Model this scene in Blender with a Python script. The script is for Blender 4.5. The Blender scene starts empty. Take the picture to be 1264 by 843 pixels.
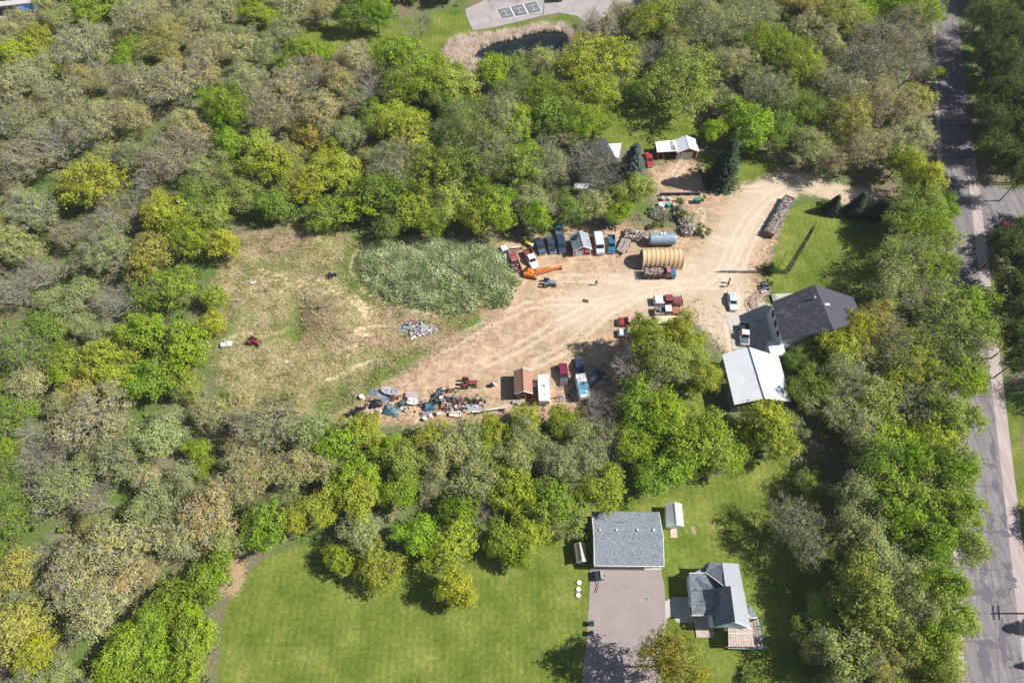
import bpy, bmesh, math, random
import numpy as np
from mathutils import Vector, Matrix
random.seed(7); rng = np.random.default_rng(7)
R = math.radians
SC = bpy.context.scene
C = SC.collection

# ---------------------------------------------------------------- camera, sky, sun, exposure
CAM_H, PITCH = 120.0, R(60)
FPX, CX, CY = 1264*24/36, 632.0, 421.5
cam = bpy.data.cameras.new('camera'); cam.lens = 24; cam.sensor_width = 36; cam.clip_start = 1; cam.clip_end = 6000
cam_o = bpy.data.objects.new('camera', cam); C.objects.link(cam_o)
cam_o.location = (0, 0, CAM_H); cam_o.rotation_euler = (R(30), 0, 0); SC.camera = cam_o

world = bpy.data.worlds.new('World'); SC.world = world; world.use_nodes = True
wn = world.node_tree.nodes; wl = world.node_tree.links
bg = wn['Background']; sky = wn.new('ShaderNodeTexSky'); sky.sky_type = 'NISHITA'
sky.sun_disc = False; sky.sun_elevation = R(45); sky.sun_rotation = R(90); sky.altitude = 200
wl.new(sky.outputs[0], bg.inputs[0]); bg.inputs[1].default_value = 0.062
sun = bpy.data.lights.new('sun', 'SUN'); sun.energy = 5.0; sun.angle = R(0.5); sun.color = (1, .965, .90)
sun_o = bpy.data.objects.new('sun', sun); C.objects.link(sun_o)
sun_o.location = (100, 0, 150); sun_o.rotation_euler = (0, R(45), 0)
SC.view_settings.view_transform = 'Standard'; SC.view_settings.look = 'None'
SC.view_settings.exposure = 0.58; SC.view_settings.gamma = 1
SC.render.engine = 'CYCLES'

# ---------------------------------------------------------------- survey: where the drone saw a point, at height z
def at(px, py, z=0.0):
    u = (px-CX)/FPX; v = (CY-py)/FPX
    dx, dy, dz = u, math.cos(PITCH)+v*math.sin(PITCH), -math.sin(PITCH)+v*math.cos(PITCH)
    t = (z-CAM_H)/dz
    return Vector((dx*t, dy*t, z))
def scale_at(px, py):                       # metres per pixel across
    p = at(px, py); return (p.y*math.cos(PITCH)+CAM_H*math.sin(PITCH))/FPX
def to_px(x, y, z=0):
    d = y*math.cos(PITCH)+(CAM_H-z)*math.sin(PITCH); u = y*math.sin(PITCH)-(CAM_H-z)*math.cos(PITCH)
    return CX+x/d*FPX, CY-u/d*FPX

# ---------------------------------------------------------------- materials
def nodes(m):
    m.use_nodes = True; return m.node_tree.nodes, m.node_tree.links, m.node_tree.nodes['Principled BSDF']
MATS = {}
def M(name, col, rough=.8, var=.25, scale=3.0, metal=0.0, bump=0.0, spec=.3, dirt=None):
    """plain procedural material: base colour broken by two noises, optional dirt colour and bump"""
    if name in MATS: return MATS[name]
    m = bpy.data.materials.new(name); n, l, b = nodes(m); MATS[name] = m
    m.diffuse_color = (*col, 1)
    b.inputs['Roughness'].default_value = rough; b.inputs['Metallic'].default_value = metal
    b.inputs['Specular IOR Level'].default_value = spec
    g = n.new('ShaderNodeNewGeometry')
    a = n.new('ShaderNodeTexNoise'); a.inputs['Scale'].default_value = scale; a.inputs['Detail'].default_value = 6; l.new(g.outputs['Position'], a.inputs['Vector'])
    r = n.new('ShaderNodeMapRange'); r.inputs['From Min'].default_value = .3; r.inputs['From Max'].default_value = .7
    r.inputs['To Min'].default_value = 1-var; r.inputs['To Max'].default_value = 1+var*.6; l.new(a.outputs['Fac'], r.inputs['Value'])
    x = n.new('ShaderNodeVectorMath'); x.operation = 'SCALE'; x.inputs[0].default_value = col; l.new(r.outputs[0], x.inputs['Scale'])
    out = x.outputs[0]
    if dirt:
        d = n.new('ShaderNodeTexNoise'); d.inputs['Scale'].default_value = scale*.45; d.inputs['Detail'].default_value = 8; l.new(g.outputs['Position'], d.inputs['Vector'])
        q = n.new('ShaderNodeMapRange'); q.inputs['From Min'].default_value = .5; q.inputs['From Max'].default_value = .68; l.new(d.outputs['Fac'], q.inputs['Value'])
        mx = n.new('ShaderNodeMix'); mx.data_type = 'RGBA'; l.new(q.outputs[0], mx.inputs['Factor']); l.new(out, mx.inputs['A']); mx.inputs['B'].default_value = (*dirt, 1)
        out = mx.outputs['Result']
    l.new(out, b.inputs['Base Color'])
    if bump:
        bp = n.new('ShaderNodeBump'); bp.inputs['Strength'].default_value = bump; bp.inputs['Distance'].default_value = .05; l.new(a.outputs['Fac'], bp.inputs['Height']); l.new(bp.outputs[0], b.inputs['Normal'])
    return m
def leaf_mat(name, shift=(1.12, 1.06, .8), translucent=.45, tint=(.40, .45, .14, 1)):
    m = bpy.data.materials.new(name); m.use_nodes = True; n, l = m.node_tree.nodes, m.node_tree.links
    n.clear(); o = n.new('ShaderNodeOutputMaterial')
    oi = n.new('ShaderNodeObjectInfo'); g = n.new('ShaderNodeNewGeometry')
    r = n.new('ShaderNodeMapRange'); r.inputs['To Min'].default_value = .62; r.inputs['To Max'].default_value = 1.35; l.new(g.outputs['Random Per Island'], r.inputs['Value'])
    s = n.new('ShaderNodeVectorMath'); s.operation = 'SCALE'; l.new(oi.outputs['Color'], s.inputs[0]); l.new(r.outputs[0], s.inputs['Scale'])
    t = n.new('ShaderNodeTexNoise'); t.inputs['Scale'].default_value = .55; t.inputs['Detail'].default_value = 3; l.new(g.outputs['Position'], t.inputs['Vector'])
    q = n.new('ShaderNodeMapRange'); q.inputs['From Min'].default_value = .4; q.inputs['From Max'].default_value = .65; l.new(t.outputs['Fac'], q.inputs['Value'])
    w = n.new('ShaderNodeVectorMath'); w.operation = 'MULTIPLY'; l.new(s.outputs[0], w.inputs[0]); w.inputs[1].default_value = shift
    mx = n.new('ShaderNodeMix'); mx.data_type = 'RGBA'; l.new(q.outputs[0], mx.inputs['Factor']); l.new(s.outputs[0], mx.inputs['A']); l.new(w.outputs[0], mx.inputs['B'])
    # young and tired leaves in one crown: part of them lean towards olive tan or fresh green, in patches
    t2 = n.new('ShaderNodeTexNoise'); t2.inputs['Scale'].default_value = .22; t2.inputs['Detail'].default_value = 5; l.new(g.outputs['Position'], t2.inputs['Vector'])
    ad = n.new('ShaderNodeMath'); ad.operation = 'MULTIPLY_ADD'; l.new(g.outputs['Random Per Island'], ad.inputs[0]); ad.inputs[1].default_value = .34; l.new(t2.outputs['Fac'], ad.inputs[2])
    q2 = n.new('ShaderNodeMapRange'); q2.inputs['From Min'].default_value = .50; q2.inputs['From Max'].default_value = .86; q2.inputs['To Max'].default_value = .42; l.new(ad.outputs[0], q2.inputs['Value'])
    m2 = n.new('ShaderNodeMix'); m2.data_type = 'RGBA'; l.new(q2.outputs[0], m2.inputs['Factor']); l.new(mx.outputs['Result'], m2.inputs['A']); m2.inputs['B'].default_value = tint
    mx = m2
    d = n.new('ShaderNodeBsdfDiffuse'); l.new(mx.outputs['Result'], d.inputs['Color'])
    tr = n.new('ShaderNodeBsdfTranslucent'); l.new(mx.outputs['Result'], tr.inputs['Color'])
    ms = n.new('ShaderNodeMixShader'); ms.inputs[0].default_value = translucent; l.new(d.outputs[0], ms.inputs[1]); l.new(tr.outputs[0], ms.inputs[2]); l.new(ms.outputs[0], o.inputs[0])
    return m
LEAF = leaf_mat('leaf'); NEEDLE = leaf_mat('needle', (.8, .95, 1.15), .1, (.09, .11, .06, 1)); TWIG = leaf_mat('twig', (1.1, 1.0, .95), 0)
BARK = M('bark', (.16, .125, .10), .9, .4, 4)
PALEBARK = M('pale_bark', (.29, .27, .22), .9, .3, 4)
def scatter_mat(name, cols, scale=.25, translucent=.2):
    """leaf/blade scatter whose colour wanders between a few real hues over the ground"""
    m = bpy.data.materials.new(name); m.use_nodes = True; n, l = m.node_tree.nodes, m.node_tree.links
    n.clear(); o = n.new('ShaderNodeOutputMaterial'); g = n.new('ShaderNodeNewGeometry')
    t = n.new('ShaderNodeTexNoise'); t.inputs['Scale'].default_value = scale; t.inputs['Detail'].default_value = 4; l.new(g.outputs['Position'], t.inputs['Vector'])
    a = n.new('ShaderNodeMath'); a.operation = 'MULTIPLY_ADD'; l.new(g.outputs['Random Per Island'], a.inputs[0]); a.inputs[1].default_value = .35; 
    h = n.new('ShaderNodeMath'); h.operation = 'MULTIPLY_ADD'; l.new(t.outputs['Fac'], h.inputs[0]); h.inputs[1].default_value = 1.7; h.inputs[2].default_value = -.52
    l.new(h.outputs[0], a.inputs[2])
    cr = n.new('ShaderNodeValToRGB'); e = cr.color_ramp.elements
    while len(e) < len(cols): e.new(.5)
    for i, c in enumerate(cols): e[i].position = i/(len(cols)-1); e[i].color = (*c, 1)
    l.new(a.outputs[0], cr.inputs[0])
    d = n.new('ShaderNodeBsdfDiffuse'); l.new(cr.outputs[0], d.inputs['Color'])
    tr = n.new('ShaderNodeBsdfTranslucent'); l.new(cr.outputs[0], tr.inputs['Color'])
    ms = n.new('ShaderNodeMixShader'); ms.inputs[0].default_value = translucent; l.new(d.outputs[0], ms.inputs[1]); l.new(tr.outputs[0], ms.inputs[2]); l.new(ms.outputs[0], o.inputs[0])
    return m

# ---------------------------------------------------------------- mesh helpers
class MB:
    def __init__(s): s.v = []; s.f = []; s.m = []
    def add(s, vs, fs, mi=0, mat=None):
        k = len(s.v); s.v += [tuple(mat @ Vector(p)) if mat else tuple(p) for p in vs]
        s.f += [tuple(i+k for i in f) for f in fs]; s.m += [mi]*len(fs); return s
    def box(s, c, d, rz=0, mi=0, mat=None, top=1.0):
        x, y, z = d[0]/2, d[1]/2, d[2]/2; t = top
        vs = [(-x,-y,-z),(x,-y,-z),(x,y,-z),(-x,y,-z),(-x*t,-y*t,z),(x*t,-y*t,z),(x*t,y*t,z),(-x*t,y*t,z)]
        m = Matrix.Translation(c) @ Matrix.Rotation(rz, 4, 'Z')
        if mat: m = mat @ m
        return s.add(vs, [(3,2,1,0),(4,5,6,7),(0,1,5,4),(1,2,6,5),(2,3,7,6),(3,0,4,7)], mi, m)
    def cbox(s, c, d, b=.04, rz=0, mi=0):
        """box with chamfered top edges and vertical corners"""
        x, y, z = d[0]/2, d[1]/2, d[2]/2; b = min(b, x*.9, y*.9, z*.9)
        def ring(x, y, z): return [(-x+b,-y,z),(x-b,-y,z),(x,-y+b,z),(x,y-b,z),(x-b,y,z),(-x+b,y,z),(-x,y-b,z),(-x,-y+b,z)]
        rs = [ring(x, y, -z), ring(x, y, z-b), ring(x-b*.7, y-b*.7, z)]
        return s.loft(rs, mi, Matrix.Translation(c) @ Matrix.Rotation(rz, 4, 'Z'))
    def loft(s, rings, mi=0, mat=None, cap=True):
        n = len(rings[0]); vs = [p for r in rings for p in r]; fs = []
        for i in range(len(rings)-1):
            for j in range(n): a = i*n+j; b = i*n+(j+1) % n; fs.append((a, b, b+n, a+n))
        if cap: fs.append(tuple(range(n-1, -1, -1))); fs.append(tuple(range((len(rings)-1)*n, len(rings)*n)))
        return s.add(vs, fs, mi, mat)
    def tube(s, a, b, r, r2=None, n=6, mi=0):
        a, b = Vector(a), Vector(b); d = b-a
        if d.length < 1e-5: return s
        q = d.to_track_quat('Z', 'Y').to_matrix().to_4x4(); r2 = r if r2 is None else r2
        rs = [[(math.cos(2*math.pi*j/n)*rr, math.sin(2*math.pi*j/n)*rr, zz) for j in range(n)] for rr, zz in ((r, 0), (r2, d.length))]
        return s.loft(rs, mi, Matrix.Translation(a) @ q)
    def path(s, pts, rad, n=6, mi=0):
        """one continuous tapering tube along points"""
        rs = []; pts = [Vector(p) for p in pts]
        for i, p in enumerate(pts):
            d = (pts[min(i+1, len(pts)-1)]-pts[max(i-1, 0)]).normalized(); q = d.to_track_quat('Z', 'Y')
            rs.append([tuple(p+q @ Vector((math.cos(2*math.pi*j/n)*rad[i], math.sin(2*math.pi*j/n)*rad[i], 0))) for j in range(n)])
        return s.loft(rs, mi)
    def cyl(s, c, r, h, n=16, axis='Z', mi=0, r2=None):
        d = {'X': (h, 0, 0), 'Y': (0, h, 0), 'Z': (0, 0, h)}[axis]; c = Vector(c); d = Vector(d)
        return s.tube(c-d/2, c+d/2, r, r2, n, mi)
    def quad(s, pts, mi=0): return s.add(pts, [tuple(range(len(pts)))], mi)
    def slab(s, pts, t, mi=0):
        """polygon with thickness t, downward"""
        n = len(pts); return s.add(list(pts)+[(p[0], p[1], p[2]-t) for p in pts], [tuple(range(n)), tuple(range(2*n-1, n-1, -1))]+[(i, i+n, (i+1) % n+n, (i+1) % n) for i in range(n)], mi)
    def mesh(s, name, mats, smooth=False):
        me = bpy.data.meshes.new(name); me.from_pydata(s.v, [], s.f)
        for m in (mats if isinstance(mats, (list, tuple)) else [mats]): me.materials.append(m)
        me.polygons.foreach_set('material_index', s.m)
        if smooth: me.polygons.foreach_set('use_smooth', [True]*len(s.f))
        me.update(); return me
    def build(s, name, mats, parent=None, smooth=False):
        me = s.mesh(name, mats, smooth)
        bm = bmesh.new(); bm.from_mesh(me); bmesh.ops.recalc_face_normals(bm, faces=bm.faces); bm.to_mesh(me); bm.free()
        return link(name, me, parent)
def link(name, me, parent=None):
    o = bpy.data.objects.new(name, me); C.objects.link(o)
    if parent: o.parent = parent
    return o
def thing(name, label, cat, loc=(0, 0, 0), rz=0, group=None):
    o = bpy.data.objects.new(name, None); C.objects.link(o); o.empty_display_size = .5
    o.location = loc; o.rotation_euler = (0, 0, rz); o['label'] = label; o['category'] = cat
    if group: o['group'] = group
    return o
def tag(o, label, cat, group=None, kind=None):
    if label: o['label'] = label; o['category'] = cat
    if group: o['group'] = group
    if kind: o['kind'] = kind
    return o
def struct(o, kind='structure'): o['kind'] = kind; return o
def heading(a, b, z=0):
    """location between two surveyed points and the turn from +X towards the second"""
    p, q = at(*a, z), at(*b, z); d = q-p
    return Vector(((p.x+q.x)/2, (p.y+q.y)/2, 0)), math.atan2(d.y, d.x), d.length
def np_mesh(name, V, F, mat):
    me = bpy.data.meshes.new(name); n = len(F); k = F.shape[1]
    me.vertices.add(len(V)); me.vertices.foreach_set('co', V.astype(np.float32).ravel())
    me.loops.add(n*k); me.loops.foreach_set('vertex_index', F.astype(np.int32).ravel())
    me.polygons.add(n); me.polygons.foreach_set('loop_start', np.arange(n, dtype=np.int32)*k)
    me.materials.append(mat); me.update(calc_edges=True); me.validate(); return me

# ---------------------------------------------------------------- ground plan (surveyed outlines)
MEADOW = [(252,395),(262,350),(285,318),(300,296),(340,286),(400,290),(440,296),(520,294),(600,296),(640,300),(650,330),(640,350),(610,372),(575,405),(540,425),(500,455),(485,475),(460,495),(425,512),(400,522),(350,500),(300,490),(270,470),(255,430)]
DIRT = [(415,522),(425,508),(452,494),(466,478),(487,468),(520,446),(550,422),(580,406),(596,398),(606,384),(602,364),(612,352),(632,345),(622,322),(612,302),(650,294),(690,288),(710,276),(760,270),(800,284),(845,286),(868,280),(852,262),(815,258),(808,238),(800,205),(835,196),(864,198),(872,222),(900,232),(935,222),(962,208),(1010,218),(1060,234),(1100,238),(1096,250),(1040,252),(990,238),(972,250),(965,275),(958,300),(948,328),(938,345),(946,355),(948,375),(935,384),(940,400),(930,440),(895,440),(880,420),(862,400),(850,392),(840,420),(800,430),(790,470),(770,505),(650,520),(520,526)]
LAWNS = [
 [(258,900),(266,850),(272,800),(280,745),(296,712),(326,690),(370,672),(440,680),(520,680),(640,666),(690,660),(727,690),(729,702),(727,770),(722,843),(720,900)],
 [(690,650),(720,600),(760,612),(800,608),(850,600),(900,580),(960,565),(1010,590),(1015,640),(1060,690),(1050,760),(1000,843),(990,900),(722,900),(727,770),(729,702),(727,690)],
 [(968,262),(1000,248),(1060,258),(1110,270),(1120,320),(1110,385),(1050,372),(990,365),(950,360),(944,345),(950,328),(962,300)],
 [(735,130),(770,116),(830,120),(870,160),(862,182),(800,184),(740,184)],
 [(868,190),(920,188),(970,205),(940,220),(905,232),(878,228)],
 [(368,60),(372,40),(400,28),(480,24),(530,16),(572,12),(584,38),(640,30),(700,18),(708,28),(690,36),(600,46),(556,56),(540,74),(480,66),(420,66)],
 [(1244,480),(1249,560),(1261,640),(1266,720),(1282,720),(1262,560),(1253,480)],
 [(845,470),(872,470),(878,520),(840,520)]]
LOT = [(574,12),(578,26),(584,38),(610,34),(640,27),(668,20),(690,16),(712,20),(730,34),(752,44),(790,40),(790,-30),(640,-30),(600,0)]
POND = [(580,72),(590,63),(600,58),(614,51),(637,48),(651,42),(672,38),(697,39),(704,48),(700,64),(662,78),(601,80)]
def W(poly, z=0): return [at(x, y, z) for x, y in poly]
ROAD_E = [(81.1+.25*y, y) for y in (-60, 0, 60, 120, 181, 260, 400)]
ROAD_W = [(69.3+.282*y, y) for y in (-60, 0, 60, 120, 181, 260, 400)]
def poly_sd(X, Y, poly):
    """signed distance, positive inside"""
    P = np.array([(p[0], p[1]) for p in poly]); Q = np.roll(P, -1, 0)
    d = np.full(X.shape, 1e9); ins = np.zeros(X.shape, bool)
    for (x0, y0), (x1, y1) in zip(P, Q):
        ex, ey = x1-x0, y1-y0; t = np.clip(((X-x0)*ex+(Y-y0)*ey)/(ex*ex+ey*ey+1e-9), 0, 1)
        d = np.minimum(d, np.hypot(X-x0-t*ex, Y-y0-t*ey))
        c = ((y0 > Y) != (y1 > Y)) & (X < ex*(Y-y0)/(ey if abs(ey) > 1e-9 else 1e-9)+x0); ins ^= c
    return np.where(ins, d, -d)
def line_d(X, Y, pts):
    d = np.full(X.shape, 1e9)
    for (x0, y0), (x1, y1) in zip(pts[:-1], pts[1:]):
        ex, ey = x1-x0, y1-y0; t = np.clip(((X-x0)*ex+(Y-y0)*ey)/(ex*ex+ey*ey+1e-9), 0, 1)
        d = np.minimum(d, np.hypot(X-x0-t*ex, Y-y0-t*ey))
    return d
def PL(px): return [(at(x, y).x, at(x, y).y) for x, y in px]
ROADPOLY = ROAD_W+ROAD_E[::-1]
SIDE = [(1198,214),(1212,226),(1240,234),(1300,226),(1360,226),(1360,252),(1300,262),(1262,266),(1238,274),(1224,290),(1218,312),(1190,300)]
MOUNDS = [(345,300,8,4,2.0),(385,302,6,3.2,1.8),(412,386,5,5,2.2),(385,372,3,2.4,.9),(330,372,5,2.2,1.1),(365,400,2.4,6,-.9),(300,380,4,3,.8),(352,352,5,2,.5),(430,400,4,3,.9),(290,320,4,3,.8),(535,338,17,5.5,2.0),(440,420,6,3,.5),(610,371,3,1.5,.5),(300,345,6,4,.5),(350,450,9,5,.5)]
def ground_h(X, Y):
    h = np.zeros(np.shape(X))
    for mx, my, rx, ry, hh in MOUNDS:
        p = at(mx, my); h = h+hh*np.exp(-((X-p.x)/rx)**2-((Y-p.y)/ry)**2)
    return h
def gh(x, y): return float(ground_h(np.array(x), np.array(y)))

def build_ground():
    st = .75; xs = np.arange(-190, 191, st); ys = np.arange(-30, 226, st)
    X, Y = np.meshgrid(xs, ys); nx, ny = len(xs), len(ys)
    sd = {}
    sd['dirt'] = poly_sd(X, Y, W(DIRT)); sd['meadow'] = poly_sd(X, Y, W(MEADOW))
    LS = [poly_sd(X, Y, W(L)) for L in LAWNS]; sd['lawn'] = np.max(LS, 0)
    pond = poly_sd(X, Y, W(POND))
    sd['pale'] = 5.0-np.minimum(line_d(X, Y, PL([(1090,244),(1010,228),(950,240),(925,265),(905,300),(890,330),(850,345),(760,362),(710,385)])), line_d(X, Y, PL([(890,335),(905,370),(885,400),(905,430)])))
    tr = [[(322,333),(345,341),(370,348),(392,352)],[(326,345),(350,350),(372,356),(396,359)],[(384,364),(404,346)],[(390,366),(408,350)],[(416,437),(432,430),(450,425)],[(418,444),(436,437),(452,430)],[(420,462),(440,453),(462,444)],[(400,470),(430,462)],[(395,356),(440,372),(455,390)],[(300,445),(340,440),(365,452)],[(384,352),(402,366),(415,370)],[(396,342),(388,356),(382,372)],[(404,352),(425,358),(445,372),(470,392)],[(402,358),(422,366),(440,380),(455,398)],[(322,338),(326,350),(335,358),(352,364)],[(440,410),(470,402),(498,406)],[(430,418),(462,414)],[(270,420),(300,412),(330,415),(350,408)],[(440,310),(432,335),(450,362),(490,382),(560,390)]]
    sd['track'] = .32-np.min([line_d(X, Y, PL(t)) for t in tr], 0)
    R1 = [(985,228),(950,243),(925,268),(905,300),(893,332),(868,350),(800,360),(740,374),(690,400),(640,430),(590,452)]
    RT = [R1, [(893,332),(908,365),(902,405),(905,430)], [(868,350),(800,350),(740,342),(690,345)], [(905,300),(880,296),(862,280),(865,262)], [(800,360),(750,385),(700,430),(660,450)], [(740,374),(690,372),(650,378),(600,400),(550,430)], [(940,270),(925,300),(912,330),(880,352)], [(868,225),(905,235),(950,232)], [(835,215),(845,200),(842,199)]]
    dR = np.min([np.abs(line_d(X, Y, PL(t))-.85) for t in RT], 0); sd['rut'] = .32-dR
    sd['lush'] = 2.2-np.min([line_d(X, Y, PL(t)) for t in ([(582,400),(545,408),(515,428),(470,462),(440,482),(400,500)],[(437,300),(430,330),(450,365)],[(640,350),(625,372),(618,392)],[(363,395),(368,412)],[(700,610),(670,600)])], 0)
    bare = [(385,418,2.0,4.5),(440,422,6,2.5),(608,376,3,4),(404,388,5,4),(345,300,9,4),(478,396,5,3),(535,415,6,3),(856,655,.5,.7),(325,350,3,2),(500,412,7,4),(288,712,2,3),(1000,905,1,1)]
    sd['bare'] = np.max([1-np.hypot((X-at(a, b).x)/rx, (Y-at(a, b).y)/ry) for a, b, rx, ry in bare], 0)*3
    Z = ground_h(X, Y); Z = Z+np.where(sd['meadow'] > 0, .10*np.sin(X*.9+np.sin(Y*.7)*2)*np.sin(Y*1.1+X*.3)*np.minimum(sd['meadow'], 3)/3, 0)
    Z = np.where(pond > -2.5, np.minimum(Z, -np.clip((pond+2.5)/4, 0, 1)*.9), Z)
    stack = np.array([np.full(X.shape, .0), sd['meadow'], sd['dirt']]+LS); cls = np.where(stack[2] > 0, 2, np.where(np.max(LS, 0) > 0, 3+np.argmax(LS, 0), np.where(stack[1] > 0, 1, 0)))
    names = ['forest_floor', 'meadow', 'dirt_yard']+['lawn']*len(LAWNS)
    c = cls[:-1, :-1].ravel(); idx = np.arange(nx*ny).reshape(ny, nx)
    F = np.stack([idx[:-1, :-1], idx[:-1, 1:], idx[1:, 1:], idx[1:, :-1]], -1).reshape(-1, 4)
    V = np.stack([X, Y, Z], -1).reshape(-1, 3); m = ground_mat()
    for k, nm in enumerate(names):
        f = F[c == k]
        if not len(f): continue
        u, inv = np.unique(f, return_inverse=True); me = np_mesh(nm, V[u], inv.reshape(-1, 4), m)
        for a, arr in sd.items():
            at_ = me.attributes.new('sd_'+a, 'FLOAT', 'POINT'); at_.data.foreach_set('value', arr.ravel()[u].astype(np.float32))
        me.polygons.foreach_set('use_smooth', np.ones(len(f), bool)); struct(link(nm, me))
    x0, x1, y0, y1 = xs[0], xs[-1], ys[0], ys[-1]; B = 3000; b = MB()
    b.add([(-B,-B,0),(B,-B,0),(B,y0,0),(-B,y0,0)], [(0,1,2,3)]); b.add([(-B,y1,0),(B,y1,0),(B,B,0),(-B,B,0)], [(0,1,2,3)])
    b.add([(-B,y0,0),(x0,y0,0),(x0,y1,0),(-B,y1,0)], [(0,1,2,3)]); b.add([(x1,y0,0),(B,y0,0),(B,y1,0),(x1,y1,0)], [(0,1,2,3)])
    struct(b.build('ground', M('far_woodland', (.07, .085, .035), .95, .5, .08)))

def ground_mat():
    m = bpy.data.materials.new('ground'); n, l, b = nodes(m)
    b.inputs['Roughness'].default_value = .95; b.inputs['Specular IOR Level'].default_value = .05
    g = n.new('ShaderNodeNewGeometry'); P = g.outputs['Position']
    def noise(s, d=6, r=.6, vec=None, dist=0):
        t = n.new('ShaderNodeTexNoise'); t.inputs['Scale'].default_value = s; t.inputs['Detail'].default_value = d; t.inputs['Roughness'].default_value = r; t.inputs['Distortion'].default_value = dist
        l.new(vec or P, t.inputs['Vector']); return t.outputs['Fac']
    def ramp(v, *st):
        c = n.new('ShaderNodeValToRGB'); e = c.color_ramp.elements
        while len(e) < len(st): e.new(.5)
        for i, (p, col) in enumerate(st): e[i].position = p; e[i].color = (*col, 1)
        l.new(v, c.inputs[0]); return c.outputs[0]
    def mr(v, a, b_, c=0, d=1):
        q = n.new('ShaderNodeMapRange'); l.new(v, q.inputs['Value']); q.interpolation_type = 'SMOOTHSTEP'
        for k, x in zip(('From Min', 'From Max', 'To Min', 'To Max'), (a, b_, c, d)): q.inputs[k].default_value = x
        return q.outputs[0]
    def mix(f, a, b_):
        x = n.new('ShaderNodeMix'); x.data_type = 'RGBA'; l.new(f, x.inputs['Factor']); l.new(a, x.inputs['A']); l.new(b_, x.inputs['B']); return x.outputs['Result']
    def mth(op, a, b_):
        x = n.new('ShaderNodeMath'); x.operation = op
        for i, v in enumerate((a, b_)):
            if isinstance(v, (int, float)): x.inputs[i].default_value = v
            else: l.new(v, x.inputs[i])
        return x.outputs[0]
    edge = noise(.35, 8, .7); fine = noise(2.2, 6, .7); mid = noise(.12, 5)
    def mask(name, amp, soft):
        a = n.new('ShaderNodeAttribute'); a.attribute_name = 'sd_'+name
        v = mth('ADD', a.outputs['Fac'], mth('MULTIPLY', mth('SUBTRACT', edge, .5), amp))
        v = mth('ADD', v, mth('MULTIPLY', mth('SUBTRACT', fine, .5), soft*2)); return mr(v, -soft/2, soft/2)
    litter = mix(mr(mid, .4, .62), ramp(fine, (.25, (.09, .08, .045)), (.5, (.18, .155, .10)), (.75, (.28, .24, .16))), ramp(fine, (.3, (.06, .10, .025)), (.7, (.15, .21, .055))))
    mead = mix(mr(noise(.22, 7, .65, dist=.6), .42, .58), ramp(fine, (.25, (.20, .15, .085)), (.5, (.36, .29, .17)), (.75, (.50, .41, .27))), ramp(noise(1.7, 7, .7), (.3, (.13, .15, .045)), (.5, (.25, .25, .10)), (.7, (.38, .34, .18))))
    mead = mix(mr(noise(.09, 4, .5), .54, .64), mead, ramp(fine, (.3, (.10, .14, .03)), (.7, (.22, .24, .08))))
    # mown grass, faint mower lanes
    sep = n.new('ShaderNodeSeparateXYZ'); l.new(P, sep.inputs[0])
    lane = mth('SINE', mth('MULTIPLY', sep.outputs['X'], 5.2), 0); lane2 = mth('SINE', mth('MULTIPLY', sep.outputs['Y'], 3.1), 0)
    gv = mth('ADD', mth('MULTIPLY', noise(.16, 7, .6), .55), mth('MULTIPLY', noise(1.6, 6, .7), .45))
    gv = mth('ADD', gv, mth('MULTIPLY', lane, .014))
    lawn = ramp(gv, (.36, (.068, .112, .016)), (.47, (.118, .160, .026)), (.56, (.178, .208, .042)), (.66, (.29, .28, .085)))
    dirt = ramp(noise(.45, 10, .75, dist=.5), (.34, (.27, .17, .105)), (.5, (.44, .30, .195)), (.64, (.56, .415, .285)))
    dirt = mix(mr(noise(.17, 7, .65, dist=.5), .48, .64, 0, .8), dirt, ramp(fine, (.3, (.22, .17, .10)), (.7, (.38, .31, .19))))
    st = n.new('ShaderNodeMapping'); st.inputs['Scale'].default_value = (.35, 1.6, 1); st.inputs['Rotation'].default_value = (0, 0, R(-12)); l.new(P, st.inputs[0])
    rut = noise(.8, 6, .65, st.outputs[0])
    dirt = mix(mr(rut, .50, .66, 0, .55), dirt, ramp(fine, (.3, (.46, .36, .25)), (.7, (.60, .49, .35))))
    pale = ramp(noise(.6, 9, .75, dist=.3), (.3, (.44, .345, .25)), (.5, (.50, .40, .295)), (.7, (.57, .47, .36)))
    dirt = mix(mask('pale', 5.0, 5.0), dirt, pale)
    bare = ramp(fine, (.3, (.27, .18, .11)), (.7, (.46, .34, .23)))
    col = mix(mask('meadow', 5, 2.5), litter, mead)
    col = mix(mask('lush', 3.5, 2.5), col, ramp(fine, (.3, (.07, .12, .015)), (.7, (.17, .22, .05))))
    col = mix(mask('lawn', 2.5, .9), col, lawn)
    col = mix(mask('dirt', 4.5, 2.0), col, dirt)
    rm = mask('rut', .9, .8); rf = n.new('ShaderNodeMath'); rf.operation = 'MULTIPLY'; l.new(rm, rf.inputs[0]); rf.inputs[1].default_value = .55; col = mix(rf.outputs[0], col, ramp(fine, (.3, (.60, .50, .38)), (.7, (.72, .62, .49))))
    col = mix(mask('bare', 3.0, 2.0), col, bare)
    col = mix(mask('track', .5, .5), col, ramp(fine, (.3, (.48, .38, .24)), (.7, (.66, .55, .37))))
    spk = mr(noise(5, 4, .85), .58, .72, 0, .38)
    dk = n.new('ShaderNodeMix'); dk.data_type = 'RGBA'; dk.blend_type = 'MULTIPLY'; l.new(spk, dk.inputs['Factor']); l.new(col, dk.inputs['A']); dk.inputs['B'].default_value = (.5, .5, .45, 1)
    l.new(dk.outputs['Result'], b.inputs['Base Color'])
    bp = n.new('ShaderNodeBump'); bp.inputs['Strength'].default_value = .6; bp.inputs['Distance'].default_value = .25; l.new(fine, bp.inputs['Height']); l.new(bp.outputs[0], b.inputs['Normal'])
    return m
build_ground()

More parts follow.
